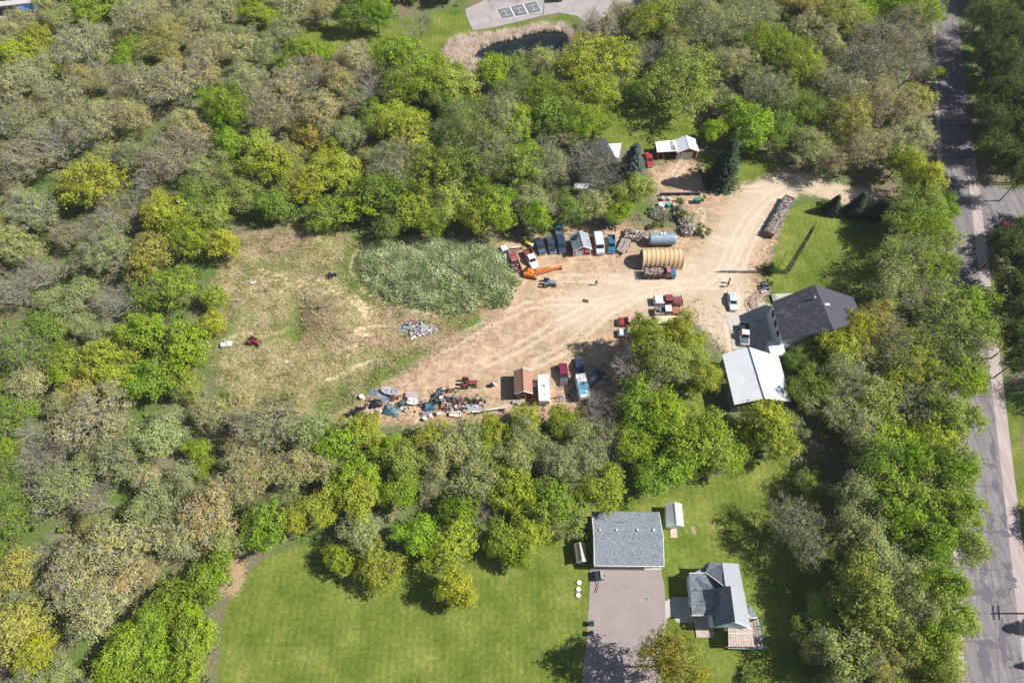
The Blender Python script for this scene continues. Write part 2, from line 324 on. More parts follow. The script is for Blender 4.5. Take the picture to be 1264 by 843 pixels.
def sheet(name, pts, z, mat, curb=0):
    """flat paving: solid slab standing a few mm proud of the ground, finely cut edge"""
    b = MB(); b.slab([(p[0], p[1], z) for p in pts], z+.05); o = b.build(name, mat); return struct(o)
def paving_mat(name, base, tint, scale=.5, crack=True, streak=None):
    m = bpy.data.materials.new(name); n, l, b = nodes(m); b.inputs['Roughness'].default_value = .85; b.inputs['Specular IOR Level'].default_value = .2
    g = n.new('ShaderNodeNewGeometry'); vec = g.outputs['Position']
    if streak:
        mp = n.new('ShaderNodeMapping'); mp.inputs['Rotation'].default_value = (0, 0, streak); mp.inputs['Scale'].default_value = (1.6, .12, 1); l.new(vec, mp.inputs[0]); sv = mp.outputs[0]
    else: sv = vec
    t = n.new('ShaderNodeTexNoise'); t.inputs['Scale'].default_value = scale; t.inputs['Detail'].default_value = 9; t.inputs['Roughness'].default_value = .65; l.new(sv, t.inputs['Vector'])
    c = n.new('ShaderNodeValToRGB'); c.color_ramp.elements[0].position = .32; c.color_ramp.elements[0].color = (*tint, 1); c.color_ramp.elements[1].position = .62; c.color_ramp.elements[1].color = (*base, 1); l.new(t.outputs['Fac'], c.inputs[0])
    f = n.new('ShaderNodeTexNoise'); f.inputs['Scale'].default_value = 6; f.inputs['Detail'].default_value = 8; l.new(vec, f.inputs['Vector'])
    q = n.new('ShaderNodeMapRange'); q.inputs['From Min'].default_value = .3; q.inputs['From Max'].default_value = .7; q.inputs['To Min'].default_value = .82; q.inputs['To Max'].default_value = 1.12; l.new(f.outputs['Fac'], q.inputs['Value'])
    s = n.new('ShaderNodeVectorMath'); s.operation = 'SCALE'; l.new(c.outputs[0], s.inputs[0]); l.new(q.outputs[0], s.inputs['Scale']); out = s.outputs[0]
    if crack:
        v = n.new('ShaderNodeTexVoronoi'); v.feature = 'DISTANCE_TO_EDGE'; v.inputs['Scale'].default_value = .17
        w = n.new('ShaderNodeVectorMath'); w.operation = 'MULTIPLY_ADD'; l.new(f.outputs['Color'], w.inputs[0]); w.inputs[1].default_value = (.8, .8, 0); l.new(vec, w.inputs[2]); l.new(w.outputs[0], v.inputs['Vector'])
        k = n.new('ShaderNodeMapRange'); k.inputs['From Max'].default_value = .012; k.inputs['To Min'].default_value = .55; l.new(v.outputs['Distance'], k.inputs['Value'])
        s2 = n.new('ShaderNodeVectorMath'); s2.operation = 'SCALE'; l.new(out, s2.inputs[0]); l.new(k.outputs[0], s2.inputs['Scale']); out = s2.outputs[0]
    l.new(out, b.inputs['Base Color']); return m
A_ROAD = paving_mat('worn_asphalt', (.25, .222, .228), (.135, .12, .13), .8, True, R(15))
A_DRIVE = paving_mat('driveway_asphalt', (.32, .265, .255), (.27, .225, .22), .4, False)
A_LOT = paving_mat('lot_asphalt', (.38, .34, .33), (.30, .27, .27), .3)
CONC = paving_mat('concrete', (.50, .46, .42), (.40, .37, .34), .5, False)
TAR = M('tar_patch', (.105, .095, .115), .7, .25, 3)
SHOULDER = paving_mat('gravel_shoulder', (.44, .37, .35), (.32, .26, .24), 1.0, False, R(15))

road = sheet('road', [(p[0], p[1]) for p in ROADPOLY][::-1], .03, A_ROAD)
sheet('side_road', W(SIDE), .024, A_ROAD)
b = MB(); e = ROAD_E
b.slab([(79.0+.25*y, y, .038) for y in (-60, 0, 60, 120)]+[(81.3+.25*y, y, .038) for y in (120, 60, 0, -60)], .06); struct(b.build('road_shoulder', SHOULDER))
b = MB(); b.slab([(68.3+.282*y, y, .02) for y in (-60, 0, 60, 120, 200)]+[(69.6+.282*y, y, .02) for y in (200, 120, 60, 0, -60)], .05); struct(b.build('road_shoulder', SHOULDER))
def rag(cx, cy, rx, ry, z, rz=0, n=14, k=.25):
    """ragged flat patch outline"""
    return [(cx+math.cos(rz)*a-math.sin(rz)*bb, cy+math.sin(rz)*a+math.cos(rz)*bb, z) for a, bb in ((math.cos(t)*rx*random.uniform(1-k, 1+k), math.sin(t)*ry*random.uniform(1-k, 1+k)) for t in [2*math.pi*i/n for i in range(n)])]
for i_, (px, py, rx, ry) in enumerate([(1202,730,2.0,.5),(1218,733,1.0,1.4),(1236,732,.8,1),(1246,718,1.0,1.6),(1216,703,.5,.8),(1243,698,.9,.6),(1222,652,.5,1.2),(1240,658,.9,.6),(1212,712,.4,1.4),(1226,683,.4,1.2),(1215,810,1.0,2.6),(1222,795,2.2,.6),(1238,790,.6,3),(1244,812,.6,.4),(1229,600,.6,1.4),(1224,575,.8,.5),(1240,640,.4,1.5),(1198,697,.3,1.7),(1240,781,.8,.5),(1232,752,.3,1.2),(1224,640,.4,1.0),(1226,555,.5,2)]):
    p = at(px, py); MBb = MB(); MBb.slab(rag(p.x, p.y, rx, ry, .0400+i_*.0006, R(-15), 18, .4), .004); MBb.build('tar_patch', TAR, road)
b = MB()                                                        # long sealed cracks and wheel lines
for off, w in ((2.6, .10), (5.4, .13), (7.6, .08)):
    for i in range(60):
        y0 = -40+i*5; 
        if random.random() < .8: x0 = 69.3+.278*y0+off+random.uniform(-.06, .06); x1 = 69.3+.278*(y0+5)+off+random.uniform(-.06, .06); b.quad([(x0, y0, .035), (x0+w, y0, .035), (x1+w, y0+5, .035), (x1, y0+5, .035)])
for i in range(16):
    y0 = 5+i*9+random.uniform(-3, 3); x0 = 69.3+.282*y0; b.quad([(x0+.2, y0, .0355), (x0+7.5, y0+random.uniform(-1, .5), .0355), (x0+7.5, y0+.09, .0355), (x0+.2, y0+.1, .0355)])
struct(b.build('crack_seal', TAR, road), 'stuff')

sheet('driveway', W([(729,700),(772,700),(815,699),(820,722),(821,740),(824,762),(818,790),(815,843),(812,880),(715,880),(718,843),(724,790),(727,745)]), .03, A_DRIVE)
sheet('parking_lot', W(LOT), .03, A_LOT)
sheet('concrete_pad', W([(896,388),(915,388),(928,379),(945,372),(956,380),(975,432),(950,440),(906,436)]), .03, CONC)
sheet('concrete_path', W([(821,742),(829,737),(856,737),(858,768),(836,768),(830,760),(821,764)]), .045, CONC)
sheet('concrete_apron', W([(795,699),(816,699),(816,703),(795,703)]), .045, CONC)
# sport court painted on the lot
court = [(612,12),(662,1.2),(669.5,15),(619,25)]
A, B_, C_, D_ = [at(x, y) for x, y in court]
cm = MB(); cm.slab([(p.x, p.y, .036) for p in (A, B_, C_, D_)], .004)
co = struct(cm.build('sport_court', M('court_surface', (.155, .16, .175), .8, .2, 1.0)))
def bil(u, v): return (A*(1-u)*(1-v)+B_*u*(1-v)+C_*u*v+D_*(1-u)*v)
lm = MB()
def lineuv(u0, v0, u1, v1, w=.16):
    p, q = bil(u0, v0), bil(u1, v1); d = (q-p).normalized(); s = Vector((-d.y, d.x, 0))*w/2
    lm.quad([(p+s)[:2]+(.040,), (q+s)[:2]+(.040,), (q-s)[:2]+(.040,), (p-s)[:2]+(.040,)])
for u in (0.01, .33, .345, .655, .67, .99): lineuv(u, .02, u, .98)
for v in (.02, .98): lineuv(0, v, 1, v)
for k in range(3):
    u = k/3+.03; lineuv(u+.05, .3, u+.24, .3, .1); lineuv(u+.05, .7, u+.24, .7, .1); lineuv(u+.145, .3, u+.145, .7, .1)
lm.build('court_lines', M('line_paint', (.7, .7, .7), .8, .2, 4), co)
# pond
wm = bpy.data.materials.new('pond_water'); n, l, bs = nodes(wm); bs.inputs['Base Color'].default_value = (.008, .014, .014, 1); bs.inputs['Roughness'].default_value = .08
t = n.new('ShaderNodeTexNoise'); t.inputs['Scale'].default_value = 2.0; bp = n.new('ShaderNodeBump'); bp.inputs['Strength'].default_value = .15; l.new(t.outputs['Fac'], bp.inputs['Height']); l.new(bp.outputs[0], bs.inputs['Normal'])
c = W(POND); cx = sum(p.x for p in c)/len(c); cy = sum(p.y for p in c)/len(c)
b = MB(); b.quad([(cx+(p.x-cx)*1.12, cy+(p.y-cy)*1.15, -.35) for p in c]); struct(b.build('pond_water', wm))
# ---------------------------------------------------------------- blades and brush that nobody could count
def region_points(poly, n, inner=None, jitter=0):
    P = W(poly) if not isinstance(poly[0], Vector) else poly
    xs = [p.x for p in P]; ys = [p.y for p in P]; X = rng.uniform(min(xs), max(xs), n*3); Y = rng.uniform(min(ys), max(ys), n*3)
    k = poly_sd(X, Y, P) > 0
    if inner is not None: k &= poly_sd(X, Y, W(inner)) < 0
    return X[k][:n], Y[k][:n]
def blades(name, X, Y, Z, h, w, mat, per=3, lean=.5):
    X = np.repeat(X, per)+rng.normal(0, .12, len(X)*per); Y = np.repeat(Y, per)+rng.normal(0, .12, len(Y)*per); Z = np.repeat(Z, per); n = len(X)
    a = rng.uniform(0, 2*np.pi, n); H = h*rng.uniform(.5, 1.3, n); L = rng.normal(0, lean, (n, 2))*H[:, None]
    dx, dy = np.cos(a)*w/2, np.sin(a)*w/2; V = np.empty((n, 3, 3))
    V[:, 0] = np.stack([X-dx, Y-dy, Z-.03], -1); V[:, 1] = np.stack([X+dx, Y+dy, Z-.03], -1); V[:, 2] = np.stack([X+L[:, 0], Y+L[:, 1], Z+H], -1)
    o = link(name, np_mesh(name, V.reshape(-1, 3), np.arange(n*3).reshape(-1, 3), mat)); o['kind'] = 'stuff'; return o
def leafcloud(P, N, s, aspect=.7):
    """quads at points P facing N, half size s (array)"""
    n = len(P); N = N/np.linalg.norm(N, axis=1, keepdims=True); T = np.cross(N, rng.normal(size=(n, 3))); T /= np.linalg.norm(T, axis=1, keepdims=True); B = np.cross(N, T)
    s = np.asarray(s).reshape(-1, 1)*np.ones((n, 1)); V = np.empty((n, 4, 3)); T = T*s; B = B*s*aspect
    V[:, 0] = P-T-B*.4; V[:, 1] = P+T*.1-B; V[:, 2] = P+T+B*.4; V[:, 3] = P-T*.1+B
    return V.reshape(-1, 3), np.arange(n*4).reshape(-1, 4)
BRUSH = [(444,318),(468,303),(505,301),(540,297),(580,301),(606,303),(628,333),(636,358),(622,378),(590,376),(560,387),(520,380),(500,373),(472,366),(455,352)]
m_reed = scatter_mat('reeds', [(.14, .20, .07), (.32, .40, .18), (.54, .58, .36), (.70, .69, .50)], .45, .45)
X, Y = region_points(BRUSH, 13000); X = X+rng.normal(0, .6, len(X)); Y = Y+rng.normal(0, .6, len(Y)); cl = np.sin(X*.7+np.sin(Y*.6)*2)*np.sin(Y*.8+X*.3); k = cl > rng.uniform(-.7, .7, len(X)); X, Y = X[k], Y[k]
tag(blades('tall_weeds', X, Y, ground_h(X, Y), 1.35, .17, m_reed, 4, .55), 'thicket of tall grey green weeds covering the mound beside the meadow', 'weeds', kind='stuff')
n = 900; X, Y = region_points(BRUSH, n); X = X+rng.normal(0, .7, len(X)); Y = Y+rng.normal(0, .7, len(Y)); hh = rng.uniform(.5, 3.0, len(X))*(.55+.45*np.sin(X*.7+1)*np.sin(Y*.9)); hh = np.clip(hh, .35, 2.9); rad = hh*rng.uniform(.5, .9, len(X)); per = 52
D = rng.normal(size=(len(X), per, 3)); D /= np.linalg.norm(D, axis=2, keepdims=True); D *= rng.uniform(.55, 1.1, (len(X), per, 1))
P = np.stack([X, Y, ground_h(X, Y)+hh*.5], -1)[:, None]+D*np.stack([rad, rad, hh*.5], -1)[:, None]
V, F = leafcloud(P.reshape(-1, 3), (D+[0, 0, .9]+rng.normal(0, .5, D.shape)).reshape(-1, 3), rng.uniform(.09, .2, len(X)*per))
o = link('weed_leaves', np_mesh('weed_leaves', V, F, scatter_mat('weed_leaf', [(.15, .24, .05), (.30, .40, .14), (.50, .55, .32), (.62, .60, .45)], .35, .3))); tag(o, 'leafy brush growing among the tall weeds on the mound', 'brush', kind='stuff')
REED_OUT = [(545,68),(555,53),(568,46),(592,43),(615,41),(640,37),(668,31),(692,30),(706,38),(710,50),(704,72),(640,84),(600,86),(592,100),(578,104),(562,88)]
X, Y = region_points(REED_OUT, 9000, inner=POND); k = np.sin(X*1.1+np.sin(Y*1.3)*2)*np.sin(Y*1.4+X*.5) > rng.uniform(-1, .5, len(X)); X, Y = X[k], Y[k]
tag(blades('cattails', X, Y, np.full(len(X), -.3), 1.5, .2, scatter_mat('dry_cattail', [(.55, .45, .38), (.85, .75, .66), (.95, .88, .80)], .5, .45), 3, .35), 'band of dry beige cattails fringing the pond', 'cattails', kind='stuff')
X, Y = region_points(MEADOW, 30000); k = np.sin(X*.5+np.cos(Y*.4)*2)*np.sin(Y*.6) > rng.uniform(-1.4, .6, len(X)); X, Y = X[k], Y[k]
k = poly_sd(X, Y, W(DIRT)) < -.5; X, Y = X[k], Y[k]
tag(blades('meadow_grass', X, Y, ground_h(X, Y), .42, .16, scatter_mat('meadow_blade', [(.20, .26, .07), (.42, .40, .18), (.62, .54, .34), (.78, .70, .50)], .35, .4), 3, .8), 'rough dry and green grass tufts over the open meadow', 'grass', kind='stuff')

X, Y = region_points(DIRT, 26000); dd = poly_sd(X, Y, W(DIRT)); pl = line_d(X, Y, PL([(1090,244),(1010,228),(950,240),(925,265),(905,300),(890,330),(850,345),(760,362),(710,385)])); k = (rng.random(len(X)) < np.exp(-dd/1.3)*.9+.05*(np.sin(X*.35)*np.sin(Y*.5+1) > .25)) & (pl > 5); X, Y = X[k], Y[k]
tag(blades('yard_weeds', X, Y, np.zeros(len(X)), .3, .14, scatter_mat('yard_blade', [(.16, .20, .06), (.34, .32, .15), (.50, .42, .27)], .4, .3), 3, .7), 'thin weeds creeping over the edges of the sandy yard', 'weeds', kind='stuff')
# ---------------------------------------------------------------- trees: prototypes
def crown_leaves(seed, Rr, H, lobes, clusters, per, leaf, base=.30, gap=.0, csz=.5, tall=1.0, flat=.8):
    r = np.random.default_rng(seed); P = []; N = []; LC = []
    zc = H*(base+1)/2; hz = H*(1-base)/2
    for i in range(lobes):
        for _ in range(30):
            v = r.normal(size=3); v /= np.linalg.norm(v); v[2] = abs(v[2])*1.0-.35 if r.random() < .75 else v[2]
            rad = r.uniform(.35, .86)*(1+.16*np.sin(2*np.arctan2(v[1], v[0])+seed)+.10*np.sin(3*np.arctan2(v[1], v[0])+seed*1.7))
            c = np.array([v[0]*Rr*rad, v[1]*Rr*rad, zc+v[2]*hz*rad*.95])
            if all(np.linalg.norm((c-q)*[1, 1, .8]) > Rr*.27 for q, _ in LC): break
        lr = Rr*r.uniform(.19, .42)*(1 if Rr < 7 else .72); LC.append((c, lr))
    for c, lr in LC:
        m = int(clusters*(lr/(Rr*.32))**2)
        d = r.normal(size=(m, 3)); d[:, 2] = d[:, 2]*.9+.25; d /= np.linalg.norm(d, axis=1, keepdims=True)
        cc = c+d*lr*r.uniform(.62, 1.1, (m, 1))*[1, 1, tall]
        if gap: cc = cc[r.random(m) > gap]; 
        k = len(cc); pts = np.repeat(cc, per, 0)+r.normal(0, csz*.5, (k*per, 3))*[1, 1, flat]
        out = pts-np.array([0, 0, zc-hz*.5]); out /= np.linalg.norm(out, axis=1, keepdims=True); loc = pts-c; loc /= np.linalg.norm(loc, axis=1, keepdims=True)+1e-6
        P.append(pts); N.append(loc*.9+out*.5+r.normal(0, .55, (k*per, 3)))
    P = np.concatenate(P); N = np.concatenate(N); V, F = leafcloud(P, N, leaf*r.uniform(.6, 1.25, len(P)))
    return V, F, LC
def trunk_limbs(seed, H, LC, r0, base=.30, twigs=0, twig_r=.025):
    rr = random.Random(seed); b = MB(); top = H*(base+.32)
    spine = [(0, 0, 0), (rr.uniform(-.1, .1), rr.uniform(-.1, .1), H*base*.5), (rr.uniform(-.25, .25), rr.uniform(-.25, .25), H*base), (rr.uniform(-.5, .5), rr.uniform(-.5, .5), top)]
    b.path(spine, [r0*1.25, r0, r0*.85, r0*.4], 7)
    for c, lr in LC:
        c = Vector(c); t = rr.uniform(.25, 1); s = Vector(spine[2]).lerp(Vector(spine[3]), t*.8)
        mid = s.lerp(c, .55)+Vector((rr.uniform(-.3, .3), rr.uniform(-.3, .3), -.25)); b.path([s, mid, c], [r0*.42, r0*.27, r0*.12], 5)
        for k in range(twigs):
            d = Vector((rr.gauss(0, 1), rr.gauss(0, 1), rr.gauss(.5, .8))).normalized(); e = c+d*lr*rr.uniform(.7, 1.08); h = c.lerp(e, .5)+Vector((rr.uniform(-.2, .2),)*3)
            s2 = mid.lerp(c, rr.uniform(.5, 1)); b.path([s2, h, e], [twig_r*2.2, twig_r*1.5, twig_r*.7], 3)
            for q in range(3):
                f = h.lerp(e, rr.uniform(.1, .9)); g = f+Vector((rr.gauss(0, 1), rr.gauss(0, 1), rr.gauss(.4, .8))).normalized()*lr*rr.uniform(.3, .6); b.path([f, g], [twig_r, twig_r*.5], 3)
    return b
def bare_tree(seed, Rr, H, depth=6, r0=.22, spread=.55):
    rr = random.Random(seed); b = MB()
    def grow(p, d, ln, r, k):
        q = p+d*ln; mid = p+d*ln*.5+Vector((rr.uniform(-.06, .06), rr.uniform(-.06, .06), rr.uniform(-.03, .06)))*ln
        b.path([p, mid, q], [r, r*.85, r*.68], 5 if k < 3 else 3)
        if k >= depth: return
        for _ in range(2 if k == 0 else rr.choice((2, 3, 3))):
            nd = (d+Vector((rr.gauss(0, 1), rr.gauss(0, 1), rr.gauss(.15, .5))).normalized()*spread*(1.1 if k else 1.5)).normalized()
            grow(q if rr.random() < .6 else mid, nd, ln*rr.uniform(.66, .86), r*.62, k+1)
    for a in range(3):
        grow(Vector((0, 0, H*.12)), Vector((rr.gauss(0, .4), rr.gauss(0, .4), 1)).normalized(), H*.26, r0*.8, 1)
    b.path([(0, 0, 0), (0, 0, H*.13)], [r0*1.3, r0], 7)
    return b
def spruce_crown(seed, Rr, H):
    r = np.random.default_rng(seed); P = []; N = []; S = []
    nl = 26
    for i in range(nl):
        z = H*(.06+.94*i/nl); rad = Rr*(1-(i/nl))**.62*r.uniform(.9, 1.08)+.12; nb = int(9+16*(1-i/nl))
        for j in range(nb):
            a = 2*np.pi*(j+r.random())/nb; L = rad*r.uniform(.8, 1.12); k = int(9+L*9)
            t = r.uniform(.25, 1, k); x = np.cos(a)*L*t; y = np.sin(a)*L*t; zz = z-.32*L*t+.12*L*t*t
            side = r.normal(0, .18, k)*(1.2-t*.6)*(L*.4+.3); P.append(np.stack([x-np.sin(a)*side, y+np.cos(a)*side, zz+r.normal(0, .06, k)], -1))
            N.append(np.stack([np.full(k, np.cos(a)*.55), np.full(k, np.sin(a)*.55), np.full(k, 1.0)], -1)+r.normal(0, .35, (k, 3)))
    P = np.concatenate(P); N = np.concatenate(N); return leafcloud(P, N, r.uniform(.14, .28, len(P)), .5)
PROTO = {}
def add_proto(key, cm, tm): PROTO.setdefault(key, []).append((cm, tm))
def build_protos():
    for i in range(6):                                          # full-leaf maples and elms
        Rr, H = 5, 11; V, F, LC = crown_leaves(100+i, Rr, H, 17+i % 3, 25, 20, .20, .26, csz=.75, flat=.7)
        add_proto('full', np_mesh('crown', V, F, LEAF), trunk_limbs(100+i, H, LC, .22, .26, 2).mesh('trunk', BARK))
    for i in range(6):                                          # oaks breaking bud: small clusters, twigs show
        Rr, H = 5, 11.5; V, F, LC = crown_leaves(200+i, Rr, H, 18+i % 3, 36, 11, .145, .28, gap=.12, csz=.5)
        add_proto('bud', np_mesh('crown', V, F, LEAF), trunk_limbs(200+i, H, LC, .24, .28, 10, .028).mesh('trunk', PALEBARK))
    for i in range(5):                                          # airy sage poplars and willows
        Rr, H = 5, 12; V, F, LC = crown_leaves(300+i, Rr, H, 16+i % 3, 28, 14, .17, .24, gap=.1, csz=.7, tall=1.25, flat=1.3)
        add_proto('airy', np_mesh('crown', V, F, LEAF), trunk_limbs(300+i, H, LC, .22, .24, 7, .03).mesh('trunk', PALEBARK))
    for i in range(3):                                          # bare crowns with a mist of buds
        V, F, LC = crown_leaves(400+i, 5, 10, 14, 18, 4, .12, .3, gap=.35, csz=.6)
        add_proto('bare', np_mesh('crown', V, F, LEAF), bare_tree(400+i, 5, 10, 7).mesh('trunk', PALEBARK))
    for i in range(4):                                          # big old elms seen as one fine round crown: more, smaller lobes
        V, F, LC = crown_leaves(500+i, 5, 10.5, 30, 17, 14, .20, .25, csz=.6, flat=.8)
        add_proto('fine', np_mesh('crown', V, F, LEAF), trunk_limbs(500+i, 10.5, LC, .24, .25, 3).mesh('trunk', BARK))
    for i in range(3):                                          # the biggest crowns keep leaves of the same size
        V, F, LC = crown_leaves(800+i, 8, 12, 44, 26, 16, .20, .25, csz=.75, flat=.8); add_proto('bigfull', np_mesh('crown', V, F, LEAF), trunk_limbs(800+i, 12, LC, .34, .25, 3).mesh('trunk', BARK))
        V, F, LC = crown_leaves(820+i, 8, 13, 44, 36, 9, .15, .25, gap=.1, csz=.55); add_proto('bigbud', np_mesh('crown', V, F, LEAF), trunk_limbs(820+i, 13, LC, .34, .25, 9, .028).mesh('trunk', PALEBARK))
        V, F, LC = crown_leaves(840+i, 8, 13, 40, 30, 12, .17, .24, gap=.08, csz=.7, tall=1.2, flat=1.2); add_proto('bigairy', np_mesh('crown', V, F, LEAF), trunk_limbs(840+i, 13, LC, .32, .24, 7, .03).mesh('trunk', PALEBARK))
    for i in range(2):
        V, F = spruce_crown(600+i, 3.6, 14); t = MB(); t.path([(0, 0, 0), (0, 0, 13)], [.26, .04], 7); add_proto('spruce', np_mesh('crown', V, F, NEEDLE), t.mesh('trunk', BARK))
    for i in range(3):
        V, F, LC = crown_leaves(700+i, 2, 2.6, 7, 22, 12, .13, .05, csz=.4); add_proto('shrub', np_mesh('crown', V, F, LEAF), trunk_limbs(700+i, 2.6, LC, .06, .1, 2, .015).mesh('trunk', BARK))
build_protos()
BASEDIM = {'full': (5, 11), 'bud': (5, 11.5), 'airy': (5, 12), 'bare': (5, 10), 'fine': (5, 10.5), 'spruce': (3.6, 14), 'shrub': (2, 2.6), 'bigfull': (8, 12), 'bigbud': (8, 13), 'bigairy': (8, 13)}
#        code: proto list, colour, words, category noun
KINDS = {'L': (('full', 'fine'), (.290, .440, .030), 'lime green', 'maple_tree'),
 'Y': (('full', 'fine'), (.42, .47, .048), 'yellow green', 'elm_tree'),
 'G': (('full', 'airy'), (.200, .315, .050), 'deep green', 'ash_tree'),
 'P': (('full', 'airy'), (.36, .46, .095), 'pale green', 'willow_tree'),
 'S': (('airy', 'bud'), (.39, .44, .20), 'silvery green', 'poplar_tree'),
 'T': (('bud',), (.54, .50, .27), 'tan budding', 'oak_tree'),
 'O': (('bud', 'fine'), (.46, .43, .115), 'golden budding', 'oak_tree'),
 'B': (('bud', 'bare', 'bud'), (.43, .38, .265), 'brown budding', 'oak_tree'),
 'R': (('bare',), (.36, .33, .29), 'bare grey', 'bare_tree'),
 'K': (('bare', 'bud'), (.50, .36, .36), 'pink blossoming', 'crabapple_tree'),
 'N': (('spruce',), (.070, .100, .052), 'dark', 'spruce_tree'),
 'U': (('spruce',), (.125, .150, .140), 'grey blue', 'spruce_tree'),
 'W': (('full',), (.52, .48, .055), 'golden yellow', 'willow_tree'),
 'E': (('full', 'airy'), (.075, .125, .028), 'shade darkened green', 'ash_tree'),  # green deepened: the shade on their west sides is put into the leaf colour
 'D': (('shrub',), (.10, .16, .035), 'low green', 'shrub')}
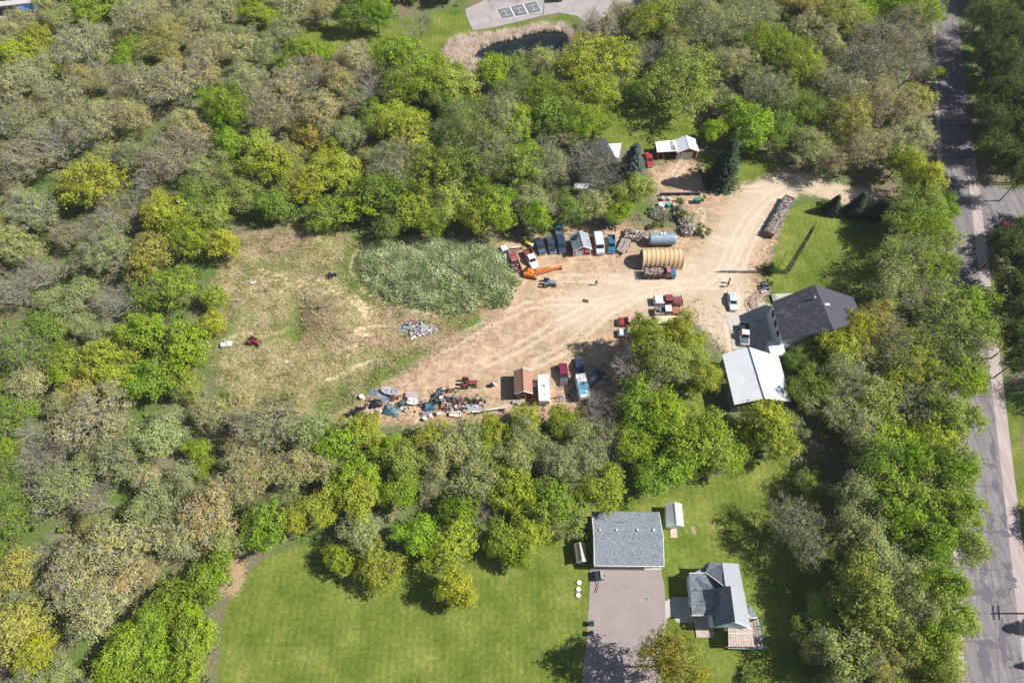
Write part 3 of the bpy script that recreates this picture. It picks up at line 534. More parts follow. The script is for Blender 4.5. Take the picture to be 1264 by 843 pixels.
HAND = '''113 226 36 Y;279 130 27 L;282 152 18 L;153 66 11 L;186 223 22 R;206 60 20 O;100 56 34 T;165 18 25 T;256 27 20 T;213 100 32 T;116 150 32 T;66 180 36 B;27 200 26 B;20 146 28 S;213 186 36 B;332 205 26 Y;318 178 20 P;382 166 16 O;332 140 28 T;345 110 28 T;385 100 20 B;409 165 18 S;369 63 18 L;319 17 18 Y;272 8 20 T;352 37 18 S;40 262 32 S;150 262 26 B;206 266 24 Y;262 268 22 P;16 40 14 T;72 20 20 S;110 14 20 L;16 66 18 Y;40 92 28 T;160 100 26 T;255 66 26 T;70 120 26 T;165 150 24 T;20 105 24 T;165 190 20 S;250 205 22 S;300 240 22 P;240 240 20 G;380 225 28 Y;340 250 24 G;290 60 22 T;300 95 22 T;230 150 20 T;395 140 22 T;420 100 22 T;360 190 20 O;
133 310 30 S;186 316 27 O;232 293 28 L;276 303 18 Y;20 306 26 S;20 360 28 B;52 336 24 B;93 366 25 S;148 375 25 B;206 356 30 L;264 368 17 L;262 398 15 Y;179 413 28 L;228 430 30 L;193 466 27 L;150 470 22 Y;232 470 22 P;20 433 32 G;54 406 26 G;83 453 23 L;126 413 18 S;33 473 24 T;97 475 20 O;120 512 38 T;66 542 30 B;200 540 28 S;262 508 24 T;330 522 34 T;358 498 20 T;246 556 14 L;22 512 26 G;10 552 16 L;296 502 20 T;385 535 26 S;160 430 20 Y;75 495 18 S;
77 603 34 S;48 573 26 B;124 617 26 B;188 627 28 S;250 577 14 L;255 634 34 T;151 677 36 T;111 650 20 O;94 711 34 T;111 748 34 T;216 664 28 T;215 741 29 L;252 719 26 L;191 768 24 L;238 779 28 L;148 808 28 L;188 815 24 L;233 818 24 L;329 647 28 L;396 627 24 Y;20 637 28 G;18 703 22 O;20 775 30 O;44 808 24 Y;77 832 20 S;250 690 14 S;319 587 26 T;359 577 28 T;290 600 24 T;386 570 26 T;180 590 22 T;30 745 20 S;60 680 22 B;150 560 26 S;225 590 22 S;300 560 24 T;320 620 16 B;362 640 20 Y;150 715 20 T;178 706 18 T;
440 593 26 L;440 620 26 Y;492 605 24 L;447 655 26 S;467 700 24 Y;517 658 26 L;558 668 27 Y;560 722 25 Y;568 632 22 L;596 630 17 K;591 590 28 S;635 603 27 Y;621 668 25 L;655 658 24 Y;678 620 26 L;702 642 24 P;709 590 22 S;742 603 26 Y;689 570 26 S;732 567 24 S;823 580 26 L;420 690 18 Y;640 580 14 O;660 620 22 Y;415 580 22 S;640 560 24 S;545 560 26 S;500 570 22 P;600 560 22 P;
452 536 21 Y;536 540 21 Y;576 542 26 S;608 534 22 Y;650 520 18 Y;649 542 26 S;696 520 18 Y;733 505 24 R;752 540 24 R;788 497 28 L;818 516 28 L;792 460 30 R;774 462 20 R;812 470 22 R;802 414 17 Y;834 414 22 Y;856 424 16 Y;822 446 27 P;798 436 18 Y;420 545 24 L;480 555 18 L;780 545 26 L;848 552 30 L;884 556 26 L;720 535 22 S;
856 440 20 P;872 462 20 Y;850 508 14 P;872 535 28 L;946 521 30 Y;904 530 17 L;978 524 17 S;922 536 18 Y;962 545 24 Y;905 560 18 L;1036 432 24 Y;1016 422 17 Y;1040 402 16 Y;1062 406 22 Y;1084 392 24 O;1010 468 24 G;992 438 15 G;978 446 10 G;1018 416 17 Y;1014 748 20 P;1008 800 20 S;990 770 14 G;1002 440 12 G;1050 470 32 S;1030 506 30 S;1108 425 34 S;1096 542 28 L;1128 455 34 Y;1120 318 34 P;1154 325 30 L;1098 350 28 S;1165 385 38 P;1194 378 28 L;1204 412 20 P;1172 430 38 P;1184 468 29 L;1143 493 34 S;1172 513 32 P;1154 542 30 Y;1062 530 28 S;1072 440 26 O;1000 480 22 G;1080 500 28 P;
1096 608 33 L;1146 600 34 P;1176 582 28 L;1130 640 34 L;1170 634 28 L;1190 668 24 P;1059 612 26 S;1053 655 26 S;985 650 36 S;1079 681 30 S;1062 721 34 P;1112 708 34 S;1158 721 28 L;1129 750 28 S;1079 768 32 P;1045 802 32 S;1085 820 28 O;1136 800 28 L;1172 761 30 P;830 814 41 W;1025 761 24 P;1079 570 26 G;1030 832 16 O;1120 570 24 L;1110 780 20 S;1160 815 26 P;1150 670 26 L;1000 600 20 G;1005 700 12 G;
843 102 42 P;930 20 30 S;884 32 32 S;850 15 26 S;952 56 26 L;990 78 28 Y;1040 20 28 O;997 33 22 T;1023 55 22 T;1096 52 36 B;1068 74 30 B;1123 30 30 B;1132 12 28 L;1124 84 26 B;1156 92 11 L;1043 108 28 T;1096 128 30 T;1050 142 28 O;1070 180 28 T;1130 125 22 O;1118 173 24 T;950 112 28 S;985 135 26 G;932 158 24 L;962 165 22 G;1112 198 20 L;1138 222 26 Y;1136 255 32 P;1164 262 20 L;1120 268 26 P;1148 285 28 L;880 162 16 L;1080 100 24 B;1012 100 20 S;1000 180 22 S;1030 200 20 B;905 80 22 S;
1212 18 20 G;1240 36 24 G;1230 80 22 G;1256 100 26 G;1234 140 23 G;1258 160 22 G;1234 190 20 G;1264 215 17 G;1244 300 18 G;1268 324 24 G;1254 352 20 G;1264 385 22 G;1260 60 20 L;1216 58 13 G;1246 120 20 G;1272 130 22 G;1222 118 12 G;1225 165 12 G;1258 415 16 G;1262 440 18 G;
516 30 19 R;500 72 32 L;513 103 32 L;460 103 26 R;440 72 22 T;606 92 23 L;636 88 21 G;664 73 19 S;633 115 26 G;673 112 26 L;736 75 40 Y;728 116 32 Y;719 152 26 L;679 148 24 G;620 142 30 S;500 162 34 Y;568 146 28 G;590 168 26 P;486 200 34 S;530 213 32 Y;606 190 28 S;638 203 28 P;680 203 28 S;653 243 24 S;796 24 24 Y;798 66 20 R;463 15 24 L;440 250 26 L;553 250 26 P;608 262 24 L;663 266 20 L;787 232 22 P;728 200 26 R;748 206 24 R;738 222 20 R;703 255 18 G;735 255 18 S;765 262 16 L;560 108 24 P;427 166 20 S;586 268 20 Y;470 240 26 G;510 258 24 Y;420 215 24 Y;430 20 16 G;400 12 18 T;560 205 26 G;540 120 22 G;760 240 16 P;640 155 22 L;400 270 22 G;770 20 20 B;820 18 22 P;745 150 12 L;785 110 16 G;535 275 20 L;480 278 18 G'''
SPRUCE = [(888,226,13.8,1.0,'N','tall dark spruce shading the driveway between red garage and lawn'),
 (776,226,12.5,1.15,'U','grey blue spruce beside the old dark roofed house'),
 (1024,262,5.8,1.2,'N','small spruce at the left end of the row of three on the lawn'),
 (1052,264,7.2,1.15,'N','middle and tallest spruce of the row of three on the lawn'),
 (1078,268,6.4,1.2,'N','small spruce at the right end of the row of three on the lawn'),
 (1322,776,11.5,.8,'N','spruce east of the road whose pointed shadow crosses the asphalt'),
 (1312,822,8.0,.8,'N','smaller spruce east of the road, just beyond the photo edge')]
OFF = [(765,925,5.5,11,'G'),(700,930,4,10,'G')]
def put_tree(kind, x, y, Rr, H, rec, proto=None, z0=None):
    protos, col, words, nm = KINDS[kind]; rr = random.Random(int(x*131+y*17)); key = proto or rr.choice(protos)
    if Rr > 5.7: key = {'full': 'bigfull', 'fine': 'bigfull', 'bud': 'bigbud', 'airy': 'bigairy'}.get(key, key)
    cm, tm = rr.choice(PROTO[key]); b0, h0 = BASEDIM[key]
    root = bpy.data.objects.new(nm, None); C.objects.link(root); root.empty_display_size = .5
    root.location = (x, y, gh(x, y)-.03); root.rotation_euler = (0, 0, rr.uniform(0, 6.28)); s = Rr/b0; root.scale = (s*rr.uniform(.86, 1.16), s*rr.uniform(.86, 1.16), H/h0)
    j = [rr.uniform(.91, 1.09), rr.uniform(.96, 1.04), rr.uniform(.85, 1.15)]; g = rr.uniform(.86, 1.14)
    for n_, me in (('crown', cm), ('trunk', tm)):
        o = link(n_, me, root)
        if n_ == 'crown': o.color = (col[0]*j[0]*g, col[1]*j[1]*g, col[2]*j[2]*g, 1)
    rec.append(dict(o=root, kind=kind, x=x, y=y, R=Rr, H=H, words=words, nm=nm, px=to_px(x, y, H*.6)))
    return root
TREES = []
rt = random.Random(5)
for row in HAND.replace('\n', '').split(';'):
    px, py, rp, kd = row.split(); px, py, rp = float(px), float(py), float(rp)
    R0 = rp*scale_at(px, py)*1.13; H = min(max(R0*1.95*rt.uniform(.85, 1.12), 4.5), 12.5)
    if px > 1035 and py > 560: H = max(H, 13)
    if kd == 'W': H = 18.0
    if px > 1195 and py < 450:
        H = max(H, 13)*1.12
        if kd in 'GL' and px > 1209: kd = 'E'  # roadside trees take the leaf colour with shade in it
    if 780 < px < 850 and 400 < py < 470: H = 13
    p = at(px, py, H*.6); put_tree(kd, p.x, p.y, R0, H, TREES)
for bx, by, Rr, H, kd in OFF: p = at(bx, by); put_tree(kd, p.x, p.y, Rr, H, TREES)
# fill the gaps between the surveyed crowns and carry the wood past the frame
def clear_sd(X, Y):
    d = np.full(X.shape, -1e9)
    for P in [W(MEADOW), W(DIRT), [Vector((a-5, b, 0)) for a, b in ROAD_W]+[Vector((a+4, b, 0)) for a, b in ROAD_E[::-1]], W(SIDE), W(LOT), W(REED_OUT), W([(690,150),(800,150),(870,175),(870,235),(700,235)]), W([(945,345),(1070,350),(1085,425),(945,432)]), W([(862,415),(985,415),(992,520),(880,525)]), W([(-60,-30),(62,-30),(54,12),(42,30),(-10,34)])]+[W(L) for L in LAWNS]: d = np.maximum(d, poly_sd(X, Y, P))
    return d
cand = []
N_ = 9000; X = rng.uniform(-165, 175, N_); Y = rng.uniform(-8, 205, N_); sdc = clear_sd(X, Y)
keep = sdc < -3.2; X, Y, sdc = X[keep], Y[keep], sdc[keep]
hx = [t['x'] for t in TREES]; hy = [t['y'] for t in TREES]; hr = [t['R'] for t in TREES]; hk = [t['kind'] for t in TREES]
nfill = 0
for x, y, s_ in zip(X, Y, sdc):
    d = np.hypot(np.array(hx)-x, np.array(hy)-y); rr_ = np.array(hr); R0 = rt.uniform(3.0, 4.6)
    u, v = to_px(x, y, 6); inview = -40 < u < 1310 and -50 < v < 870
    if not (-75 < u < (1345 if v > 480 else 1400) and -75 < v < 900): continue  # wider limit in the upper east: unseen trees added to shade the roadside ones
    if not inview: R0 = rt.uniform(4.2, 5.6)
    if np.all(d > (rr_+R0)*(.62 if inview else .85)) and -s_ > R0*.55:
        k = hk[int(np.argmin(d))]; k = k if k in 'LYGPSTOBE' else 'G'
        if k == 'E': R0 *= 1.1
        put_tree(k, x, y, R0, R0*rt.uniform(1.7, 2.2) if k != 'E' else rt.uniform(12.5, 15), TREES); hx.append(x); hy.append(y); hr.append(R0); hk.append(k); nfill += 1
print('trees', len(TREES), 'fill', nfill)
for px, py, H, wd, kd, lab in SPRUCE:
    p = at(px, py); t = put_tree(kd, p.x, p.y, H*.26*wd, H, [], 'spruce'); t['label'] = lab; t['category'] = 'spruce tree'; t.scale = (t.scale[0], t.scale[1], H/14)
SHR = [(866,287,1.7,2.0,'D','ragged green bush at the sandy bend right of the rusty log heap'),(838,268,1.6,2.4,'D','yellow green sapling between the firewood pile and the log heap'),
 (952,337,1.8,2.2,'D','dark green bush at the foot of the lattice tower'),(945,331,1.2,1.5,'D','small bush by the yard edge left of the lattice tower'),(838,250,1.2,1.4,'D','little bush behind the barrels near the long dark rail'),
 (865,247,1.0,1.2,'D','low bush at the right end of the long dark rail'),(949,352,1.0,1.3,'D','bush by the green porch corner of the dark roofed house'),(650,296,1.6,2.2,'D','yellowish bush behind the yellow machine'),(805,280,1.4,1.9,'D','bush behind the grey tank'),
 (865,212,2.0,2.0,'D','bush at the foot of the tall spruce by the red garage'),(1016,252,1.2,1.3,'D','bush left of the three small spruces'),(927,836,1.9,1.8,'D','blue green bush below the green railed deck'),(745,150,2.0,2.4,'D','bush at the left edge of the upper clearing'),(820,128,1.5,1.4,'D','bush on the upper clearing')]
for px, py, r_, h_, kd, lab in SHR: p = at(px, py); t = put_tree(kd, p.x, p.y, r_, h_, []); t['label'] = lab; t['category'] = 'bush'
# labels for the trees: look first, then what it stands beside, then its neighbours
LM = [((535,340),'weedy mound'),((515,407),'scrap heap'),((315,421),'red tractor in the meadow'),((640,50),'pond'),((640,10),'sport court'),((832,184),'red garage'),((740,195),'old dark roofed house'),((890,195),'tall spruce'),((1000,385),'dark roofed house'),
 ((930,465),'white metal barn'),((645,471),'brown roofed shed'),((500,495),'junk row'),((773,664),'big grey garage'),((890,745),'grey house'),((828,640),'small white shed'),((714,681),'little wooden shed'),((670,475),'white camper'),((816,293),'grey tank'),
 ((716,300),'red gabled shed'),((1060,245),'three small spruces'),((985,310),'lattice tower'),((1230,250),'road junction'),((955,265),'firewood stack'),((500,760),'mown lawn'),((20,5),'blue awning'),((800,400),'red pickups'),((772,760),'driveway'),((666,304),'row of old cars')]
def zone(px, py):
    if px > 1190 and py < 480: return 'east of the road'
    if px > 1080: return 'along the road'
    v = 'top' if py < 150 else 'upper' if py < 300 else 'middle' if py < 520 else 'lower' if py < 690 else 'bottom'
    h = 'far left' if px < 130 else 'left' if px < 330 else 'centre left' if px < 530 else 'centre' if px < 760 else 'right'
    return f'in the {v} {h} wood'
SHORT = {'L': 'lime', 'Y': 'yellow green', 'G': 'deep green', 'P': 'pale green', 'S': 'silvery', 'T': 'tan', 'O': 'golden', 'B': 'brown', 'R': 'bare', 'K': 'pink', 'W': 'golden', 'E': 'dark'}
def finish_tree_labels():
    out = {}
    for t in TREES:
        px, py = t['px']; sz = 'large' if t['R'] > 5.6 else 'small' if t['R'] < 3.7 else 'medium' if t['R'] < 4.6 else 'broad'
        dist = sorted((math.hypot(px-a, (py-b_)*1.2), nm) for (a, b_), nm in LM); near = dist[0]
        dd = [(math.hypot(t['x']-q['x'], t['y']-q['y']), q) for q in TREES if q is not t]; dd.sort(key=lambda e: e[0]); nb = dd[0][1]
        dx, dy = nb['px'][0]-px, nb['px'][1]-py; rel = ('right' if dx > 0 else 'left') if abs(dx) > abs(dy) else ('below' if dy > 0 else 'above')
        relw = {'right': 'left of', 'left': 'right of', 'below': 'above', 'above': 'below'}[rel]
        if near[0] < 62: place = 'by the '+near[1]
        else: place = zone(px, py)
        noun = 'conifer' if t['kind'] in 'NU' else 'tree'
        t['lab'] = f"{sz} {t['words']} {noun} {place}, {relw} a {SHORT.get(nb['kind'], 'dark')} crown"
        t['short'] = f"{sz} {t['words']} {noun} {place}"
        out.setdefault(t['lab'], []).append(t)
    ordn = ['first', 'second', 'third', 'fourth', 'fifth', 'sixth', 'seventh', 'eighth', 'ninth', 'tenth', 'eleventh', 'twelfth', 'thirteenth', 'fourteenth', 'fifteenth', 'sixteenth', 'seventeenth', 'eighteenth', 'nineteenth', 'twentieth', 'twenty first', 'twenty second', 'twenty third', 'twenty fourth', 'twenty fifth', 'twenty sixth', 'twenty seventh', 'twenty eighth', 'twenty ninth', 'thirtieth', 'thirty first']
    used = {}
    for lab, ts in out.items():
        if len(ts) > 1:
            ts.sort(key=lambda t: t['px'][0])
            for t in ts: t['dup'] = 1
    for t in TREES:
        if t.get('dup'):
            same = sorted([q for q in TREES if q['short'] == t['short']], key=lambda q: q['px'][0]); i = same.index(t)
            t['lab'] = t['short']+(f', {ordn[i]} from left of its kind' if i < 31 else ', among the rightmost of its kind')
        t['o']['label'] = ' '.join(t['lab'].split()[:16]); t['o']['category'] = 'tree'; t['o']['group'] = t['words']+' trees of the wood'
finish_tree_labels()
# understory: shrubs and saplings too many to count
n = 6500; X = rng.uniform(-165, 175, n*2); Y = rng.uniform(-5, 200, n*2); s_ = clear_sd(X, Y); k = s_ < -1.2; X, Y = X[k][:n], Y[k][:n]
per = 34; hgt = rng.uniform(.5, 2.6, len(X)); rad = hgt*rng.uniform(.45, .8, len(X))
D = rng.normal(size=(len(X), per, 3)); D /= np.linalg.norm(D, axis=2, keepdims=True); D *= rng.uniform(.5, 1.05, (len(X), per, 1))
P = np.stack([X, Y, hgt*.55], -1)[:, None]+D*np.stack([rad, rad, hgt*.5], -1)[:, None]
V, F = leafcloud(P.reshape(-1, 3), (D+[0, 0, .8]+rng.normal(0, .4, D.shape)).reshape(-1, 3), rng.uniform(.12, .26, len(X)*per))
o = link('undergrowth', np_mesh('undergrowth', V, F, scatter_mat('undergrowth', [(.16, .15, .07), (.10, .18, .03), (.20, .30, .06), (.32, .35, .12), (.40, .36, .22)], .2, .35)))
tag(o, 'shrubs and saplings filling the shade under the wood', 'undergrowth', kind='stuff')
# ---------------------------------------------------------------- roofs and walls
SHINGLE = M('grey_shingle', (.22, .245, .275), .9, .42, 3.2, bump=.5)
DARKSH = M('dark_shingle', (.036, .038, .050), .9, .35, 3.5, bump=.4, dirt=(.075, .072, .085))
WHMETAL = M('white_metal', (.74, .77, .80), .45, .08, .8, spec=.5)
GRMETAL = M('grey_metal', (.34, .39, .44), .5, .25, 1.2, metal=.25, dirt=(.25, .25, .26))
BLMETAL = M('blue_grey_metal', (.26, .36, .46), .45, .2, 1.5, metal=.2, dirt=(.34, .38, .42))
BRSH = M('brown_shingle', (.34, .185, .13), .9, .15, 8, bump=.3)
TRIM = M('white_trim', (.78, .78, .76), .6, .08, 4)
WSIDE = M('white_siding', (.70, .73, .76), .6, .1, 3)
BSIDE = M('blue_white_siding', (.55, .66, .76), .6, .1, 3)
REDW = M('red_siding', (.30, .035, .035), .75, .25, 3)
DOORW = M('door_white', (.62, .62, .66), .5, .1, 4)
WOODG = M('weathered_wood', (.36, .30, .27), .9, .3, 5, dirt=(.24, .20, .18))
WOODP = M('pinkish_boards', (.50, .40, .35), .85, .2, 4, dirt=(.40, .31, .27))
WOODB = M('brown_wood', (.20, .12, .08), .85, .3, 5)
GREENP = M('green_paint', (.06, .22, .16), .6, .15, 5)
GLASS = M('dark_glass', (.02, .03, .04), .12, .1, 2, spec=.6)
BLACK = M('black_rubber', (.022, .022, .024), .85, .3, 6)
STEEL = M('bare_steel', (.38, .38, .39), .5, .2, 4, metal=.4)
RUST = M('rusty_steel', (.20, .085, .05), .9, .4, 4, dirt=(.11, .07, .06))
CHROME = M('chrome', (.6, .6, .62), .25, .1, 5, metal=.7)
def inset_poly(pts, d):
    cx = sum(p[0] for p in pts)/len(pts); cy = sum(p[1] for p in pts)/len(pts)
    return [(p[0]-(p[0]-cx)/max(math.hypot(p[0]-cx, p[1]-cy), .01)*d, p[1]-(p[1]-cy)/max(math.hypot(p[0]-cx, p[1]-cy), .01)*d) for p in pts]
def gable(parent, L, Wd, eave, ridge, roofm, wallm, over=.3, trim=TRIM, axis='X', open_sides=False, ribs=0, tag_=''):
    """gabled building about the origin: ridge along X, walls, gable ends, two roof slopes, barge boards; axis 'Y' turns it"""
    m = Matrix.Rotation(0 if axis == 'X' else math.pi/2, 4, 'Z'); x, y = L/2, Wd/2; rise = ridge-eave; s = rise/y
    w = MB(); w.add([(-x,-y,0),(x,-y,0),(x,y,0),(-x,y,0),(-x,-y,eave),(x,-y,eave),(x,y,eave),(-x,y,eave),(-x,0,ridge),(x,0,ridge)],
        [(0,1,5,4),(2,3,7,6),(1,2,6,9,5),(3,0,4,8,7)], mat=m); w.build('wall', wallm, parent)
    xo, yo = x+over, y+over; ze = eave-s*over; up = .07
    for sg in (-1, 1):
        r = MB(); pts = [(-xo, sg*yo, ze+up), (xo, sg*yo, ze+up), (xo, 0, ridge+up), (-xo, 0, ridge+up)]; r.slab([tuple(m @ Vector(p)) for p in pts], .10); o = r.build('roof_slope', roofm, parent)
        if ribs:
            rb = MB(); nrb = int(2*xo/ribs)
            for i in range(nrb+1):
                a = -xo+.03+i*(2*xo-.06)/nrb; rb.slab([tuple(m @ Vector(p)) for p in [(a-.03, sg*yo, ze+up+.045), (a+.03, sg*yo, ze+up+.045), (a+.03, sg*.06, ridge+up+.045), (a-.03, sg*.06, ridge+up+.045)]], .05)
            q = rb.build('roof_rib', roofm, o); q['kind'] = 'stuff'
    for sx in (-1, 1):
        for sg in (-1, 1): t = MB(); t.slab([tuple(m @ Vector(p)) for p in [(sx*(xo+.03), sg*yo, ze+up+.015), (sx*(xo-.07), sg*yo, ze+up+.015), (sx*(xo-.07), sg*.0, ridge+up+.015), (sx*(xo+.03), sg*.0, ridge+up+.015)]], .2); t.build('barge_board', trim, parent)
    c_ = MB(); c_.add([tuple(m @ Vector(p)) for p in [(-xo+.08,-.12,ridge+up-.01),(xo-.08,-.12,ridge+up-.01),(xo-.08,0,ridge+up+.05),(-xo+.08,0,ridge+up+.05),(xo-.08,.12,ridge+up-.01),(-xo+.08,.12,ridge+up-.01)]], [(0,1,2,3),(3,2,4,5)]); c_.build('ridge_cap', roofm, parent)
def opening(parent, name, c, d, mat, frame=TRIM, sub=None):
    """a leaf set in a proud frame; c centre on the wall, d size (x,y,z), thin axis = depth"""
    b = MB(); b.box(c, d); o = b.build(name, mat, parent); f = MB(); t = .09
    if d[0] < d[1]: ax = 1
    else: ax = 0
    w, h = d[ax], d[2]; dep = min(d[0], d[1])+.06
    for s in (-1, 1):
        cc = list(c); cc[ax] += s*(w/2+t/2); dd = [dep, dep, h+2*t]; dd[ax] = t; f.box(cc, dd)
    cc = list(c); cc[2] += h/2+t/2; dd = [dep, dep, t]; dd[ax] = w; f.box(cc, dd); f.build('frame', frame, o); return o
def poly_house(parent, slopes, eave_poly, roofm, wallm, over=.35, zb=0):
    """roof slopes given as 3-D corner lists (solid slabs); walls rise to just under them"""
    for i, s in enumerate(slopes):
        r = MB(); r.slab(s, .16); r.build('roof_slope', roofm if not isinstance(roofm, list) else roofm[i], parent)
    P = inset_poly(eave_poly, over); w = MB()
    for i in range(len(P)):
        a, b_ = P[i], P[(i+1) % len(P)]; za = eave_poly[i][2]-.12; zc = eave_poly[(i+1) % len(P)][2]-.12
        w.quad([(a[0], a[1], 0), (b_[0], b_[1], 0), (b_[0], b_[1], zc), (a[0], a[1], za)])
    w.build('wall', wallm, parent)
def vents(parent, pts, z, r=.09):
    for (x, y) in pts: b = MB(); b.cyl((x, y, z+.14), r, .42, 8); b.cyl((x, y, z+.38), r*1.7, .07, 8); b.build('roof_vent', TRIM, parent)
def rel(o, px, py, z=0):
    """a surveyed point in a thing's own coordinates"""
    p = at(px, py, z)-o.location; a = -o.rotation_euler[2]; return Vector((p.x*math.cos(a)-p.y*math.sin(a), p.x*math.sin(a)+p.y*math.cos(a), z))

# big grey garage
c0 = (at(731,697,3.0)+at(817.5,698,3.0))/2; c1 = (at(733,631.5,3.0)+at(815,631.5,3.0))/2
t = thing('garage', 'big garage with grey shingle roof at the head of the asphalt driveway', 'garage', ((c0.x+c1.x)/2, (c0.y+c1.y)/2, 0), R(-.5))
GL = (at(817.5,698,3).x-at(731,697,3).x)-.5; GW = (c1.y-c0.y)-.5
gable(t, GL, GW, 3.05, 4.6, SHINGLE, WSIDE, .25)
for x in (-3.4, 0.2, 3.2): opening(t, 'garage_door', (x, -GW/2-.02, 1.25), (2.7 if x < 3 else 2.2, .06, 2.4), DOORW)
opening(t, 'window', (-GL/2-.02, .5, 1.6), (.05, 1.0, .9), GLASS)
vents(t, [(-GL*.42, 1.0), (-GL*.17, 1.0), (GL*.15, 1.0), (GL*.39, 1.0)], 4.25)
b = MB(); b.tube((.05, GW*.30, 3.6), (.05, GW*.30, 5.2), .035); b.tube((-.5, GW*.30, 5.1), (.6, GW*.30, 5.15), .02)
for i in range(5): b.tube((-.45+i*.24, GW*.30-.3, 5.12), (-.45+i*.24, GW*.30+.3, 5.12), .012)
b.build('antenna', STEEL, t)
b = MB(); b.box((0, -GW/2-.35, 2.93), (GL+.5, .1, .12)); b.build('gutter', TRIM, t)

def small_shed(name, label, cat, a, b_, w, eave, ridge, roofm, wallm, face='front', over=.15, group=None):
    """a = ground centre of the rear gable, b_ = of the front gable (pixels)"""
    loc, rz, ln = heading(a, b_); t = thing(name, label, cat, loc, rz, group); gable(t, ln, w, eave, ridge, roofm, wallm, over); return t, ln
t, ln = small_shed('garden_shed', 'small white shed with pale grey roof right of the big grey garage', 'shed', (828.5,627), (831,652), 2.55, 2.1, 2.9, M('pale_shingle', (.42, .45, .49), .9, .1, 6), BSIDE)
opening(t, 'door', (ln/2+.02, 0, .95), (.05, 1.2, 1.8), WSIDE)
b = MB(); b.add([(ln/2+.05,-.6,.16),(ln/2+.05,.6,.16),(ln/2+1.6,.6,.03),(ln/2+1.6,-.6,.03),(ln/2+.05,-.6,0),(ln/2+.05,.6,0),(ln/2+1.6,.6,0),(ln/2+1.6,-.6,0)], [(0,1,2,3),(0,4,5,1),(3,2,6,7),(0,3,7,4),(1,5,6,2)]); b.build('ramp', WOODP, t)
t, ln = small_shed('wood_shed', 'little wooden shed with light brown roof in the shade left of the big garage', 'shed', (714,675), (717,695), 1.5, 1.9, 2.5, WOODP, BSIDE)
opening(t, 'door', (ln/2+.02, 0, .9), (.05, .7, 1.7), BSIDE)
t, ln = small_shed('gabled_shed', 'red gabled shed with grey metal roof and white double door among old cars', 'shed', (713.5,299), (718,315.7), 3.7, 2.3, 3.5, GRMETAL, REDW, over=.25)
for s, q in ((-1, -.95), (1, -.15)): opening(t, 'door', (ln/2+.02, q-.05, 1.0), (.05, .72, 1.95), DOORW)
opening(t, 'window', (ln/2+.02, 1.15, 1.45), (.05, .8, .9), M('curtained_glass', (.55, .45, .48), .3, .2, 5))
b = MB()
for s in (-1, 1): b.box((ln/2, s*1.85, 1.15), (.16, .16, 2.3))
b.build('corner_board', TRIM, t); b = MB(); b.cbox((-.9, -1.35, 2.95), (.7, .6, .5), .08); b.build('roof_vent', BLACK, t)
b = MB(); b.box((-1.2, -.6, 3.27), (.9, .5, .03)); b.box((-.6, -.9, 3.06), (.5, .35, .03)); b.build('roof_patch', BLACK, t)
t, ln = small_shed('brown_shed', 'tall shed with brown shingle roof and red walls, between junk and white camper', 'shed', (645,466), (646,492), 3.05, 2.7, 3.7, BRSH, REDW, over=.25)
opening(t, 'door', (ln/2+.02, -.3, 1.0), (.05, 1.4, 2.0), WOODB); opening(t, 'window', (0, 1.55, 1.5), (.8, .05, .8), DOORW)
# red garage with white roofs
t, ln = small_shed('red_garage', 'red garage with white metal roof and white overhead door near tall spruce', 'garage', (842.5,183), (846.5,196.5), 4.8, 2.5, 3.7, WHMETAL, REDW, over=.25)
opening(t, 'garage_door', (ln/2+.02, -.1, 1.1), (.06, 2.6, 2.1), DOORW)
b = MB()
for s in (-1, 1): b.box((ln/2+.0, s*2.42, 1.2), (.14, .14, 2.4))
b.box((ln/2+.04, -1.9, 1.1), (.05, .3, 2.1)); b.build('corner_board', TRIM, t)
lt = MB(); lt.slab([(-ln/2-.1, -2.6, 2.7), (ln/2-.1, -2.6, 2.7), (ln/2-.5, -7.3, 2.35), (-ln/2-.3, -7.1, 2.35)], .12); lt.build('lean_to_roof', WHMETAL, t)
st = MB(); st.slab([(-ln/2+.2, -2.7, 2.76), (ln/2-.3, -2.9, 2.76), (ln/2-.7, -3.9, 2.68), (-ln/2+.2, -3.6, 2.70)], .03); st.build('rust_stain', M('roof_stain', (.26, .22, .22), .8, .5, 2, dirt=(.6, .6, .62)), t)
b = MB(); b.box((-ln/2, -4.9, 1.15), (.12, 4.4, 2.3)); b.box((0, -7.0, 1.15), (ln-.5, .12, 2.2))
for y in (-4.4, -6.9): b.box((ln/2-.4, y, 1.15), (.15, .15, 2.3))
b.build('lean_to_wall', REDW, t)

# white metal barn
def px3(pts): return [tuple(at(x, y, z)) for x, y, z in pts]
def solid_house(name, label, cat, slopes, eaves, roofm, wallm, over=.35):
    cx = sum(at(*p).x for p in eaves)/len(eaves); cy = sum(at(*p).y for p in eaves)/len(eaves); t = thing(name, label, cat, (cx, cy, 0))
    loc = lambda p: tuple(at(*p)-Vector((cx, cy, 0)))
    poly_house(t, [[loc(p) for p in s] for s in slopes], [loc(p) for p in eaves], roofm, wallm, over); return t, loc
EH, RH = 4.2, 6.0
t, loc = solid_house('metal_barn', 'white metal roofed barn with a dark ridge seam beside the shaded concrete pad', 'barn',
    [[(891.5,437.5,EH),(924.6,428.5,RH),(944,492,RH),(906.5,499.5,EH)], [(924.6,428.5,RH),(961,440,EH),(976.5,495.5,EH),(944,492,RH)]],
    [(891.5,437.5,EH),(961,440,EH),(976.5,495.5,EH),(906.5,499.5,EH)], WHMETAL, M('grey_metal_wall', (.22, .22, .22), .6, .15, 1), .4)
a, b_ = Vector(loc((924.6,428.5,RH+.05))), Vector(loc((944,492,RH+.05))); b = MB(); b.tube(a, b_, .10, n=5); b.build('ridge_cap', GRMETAL, t)
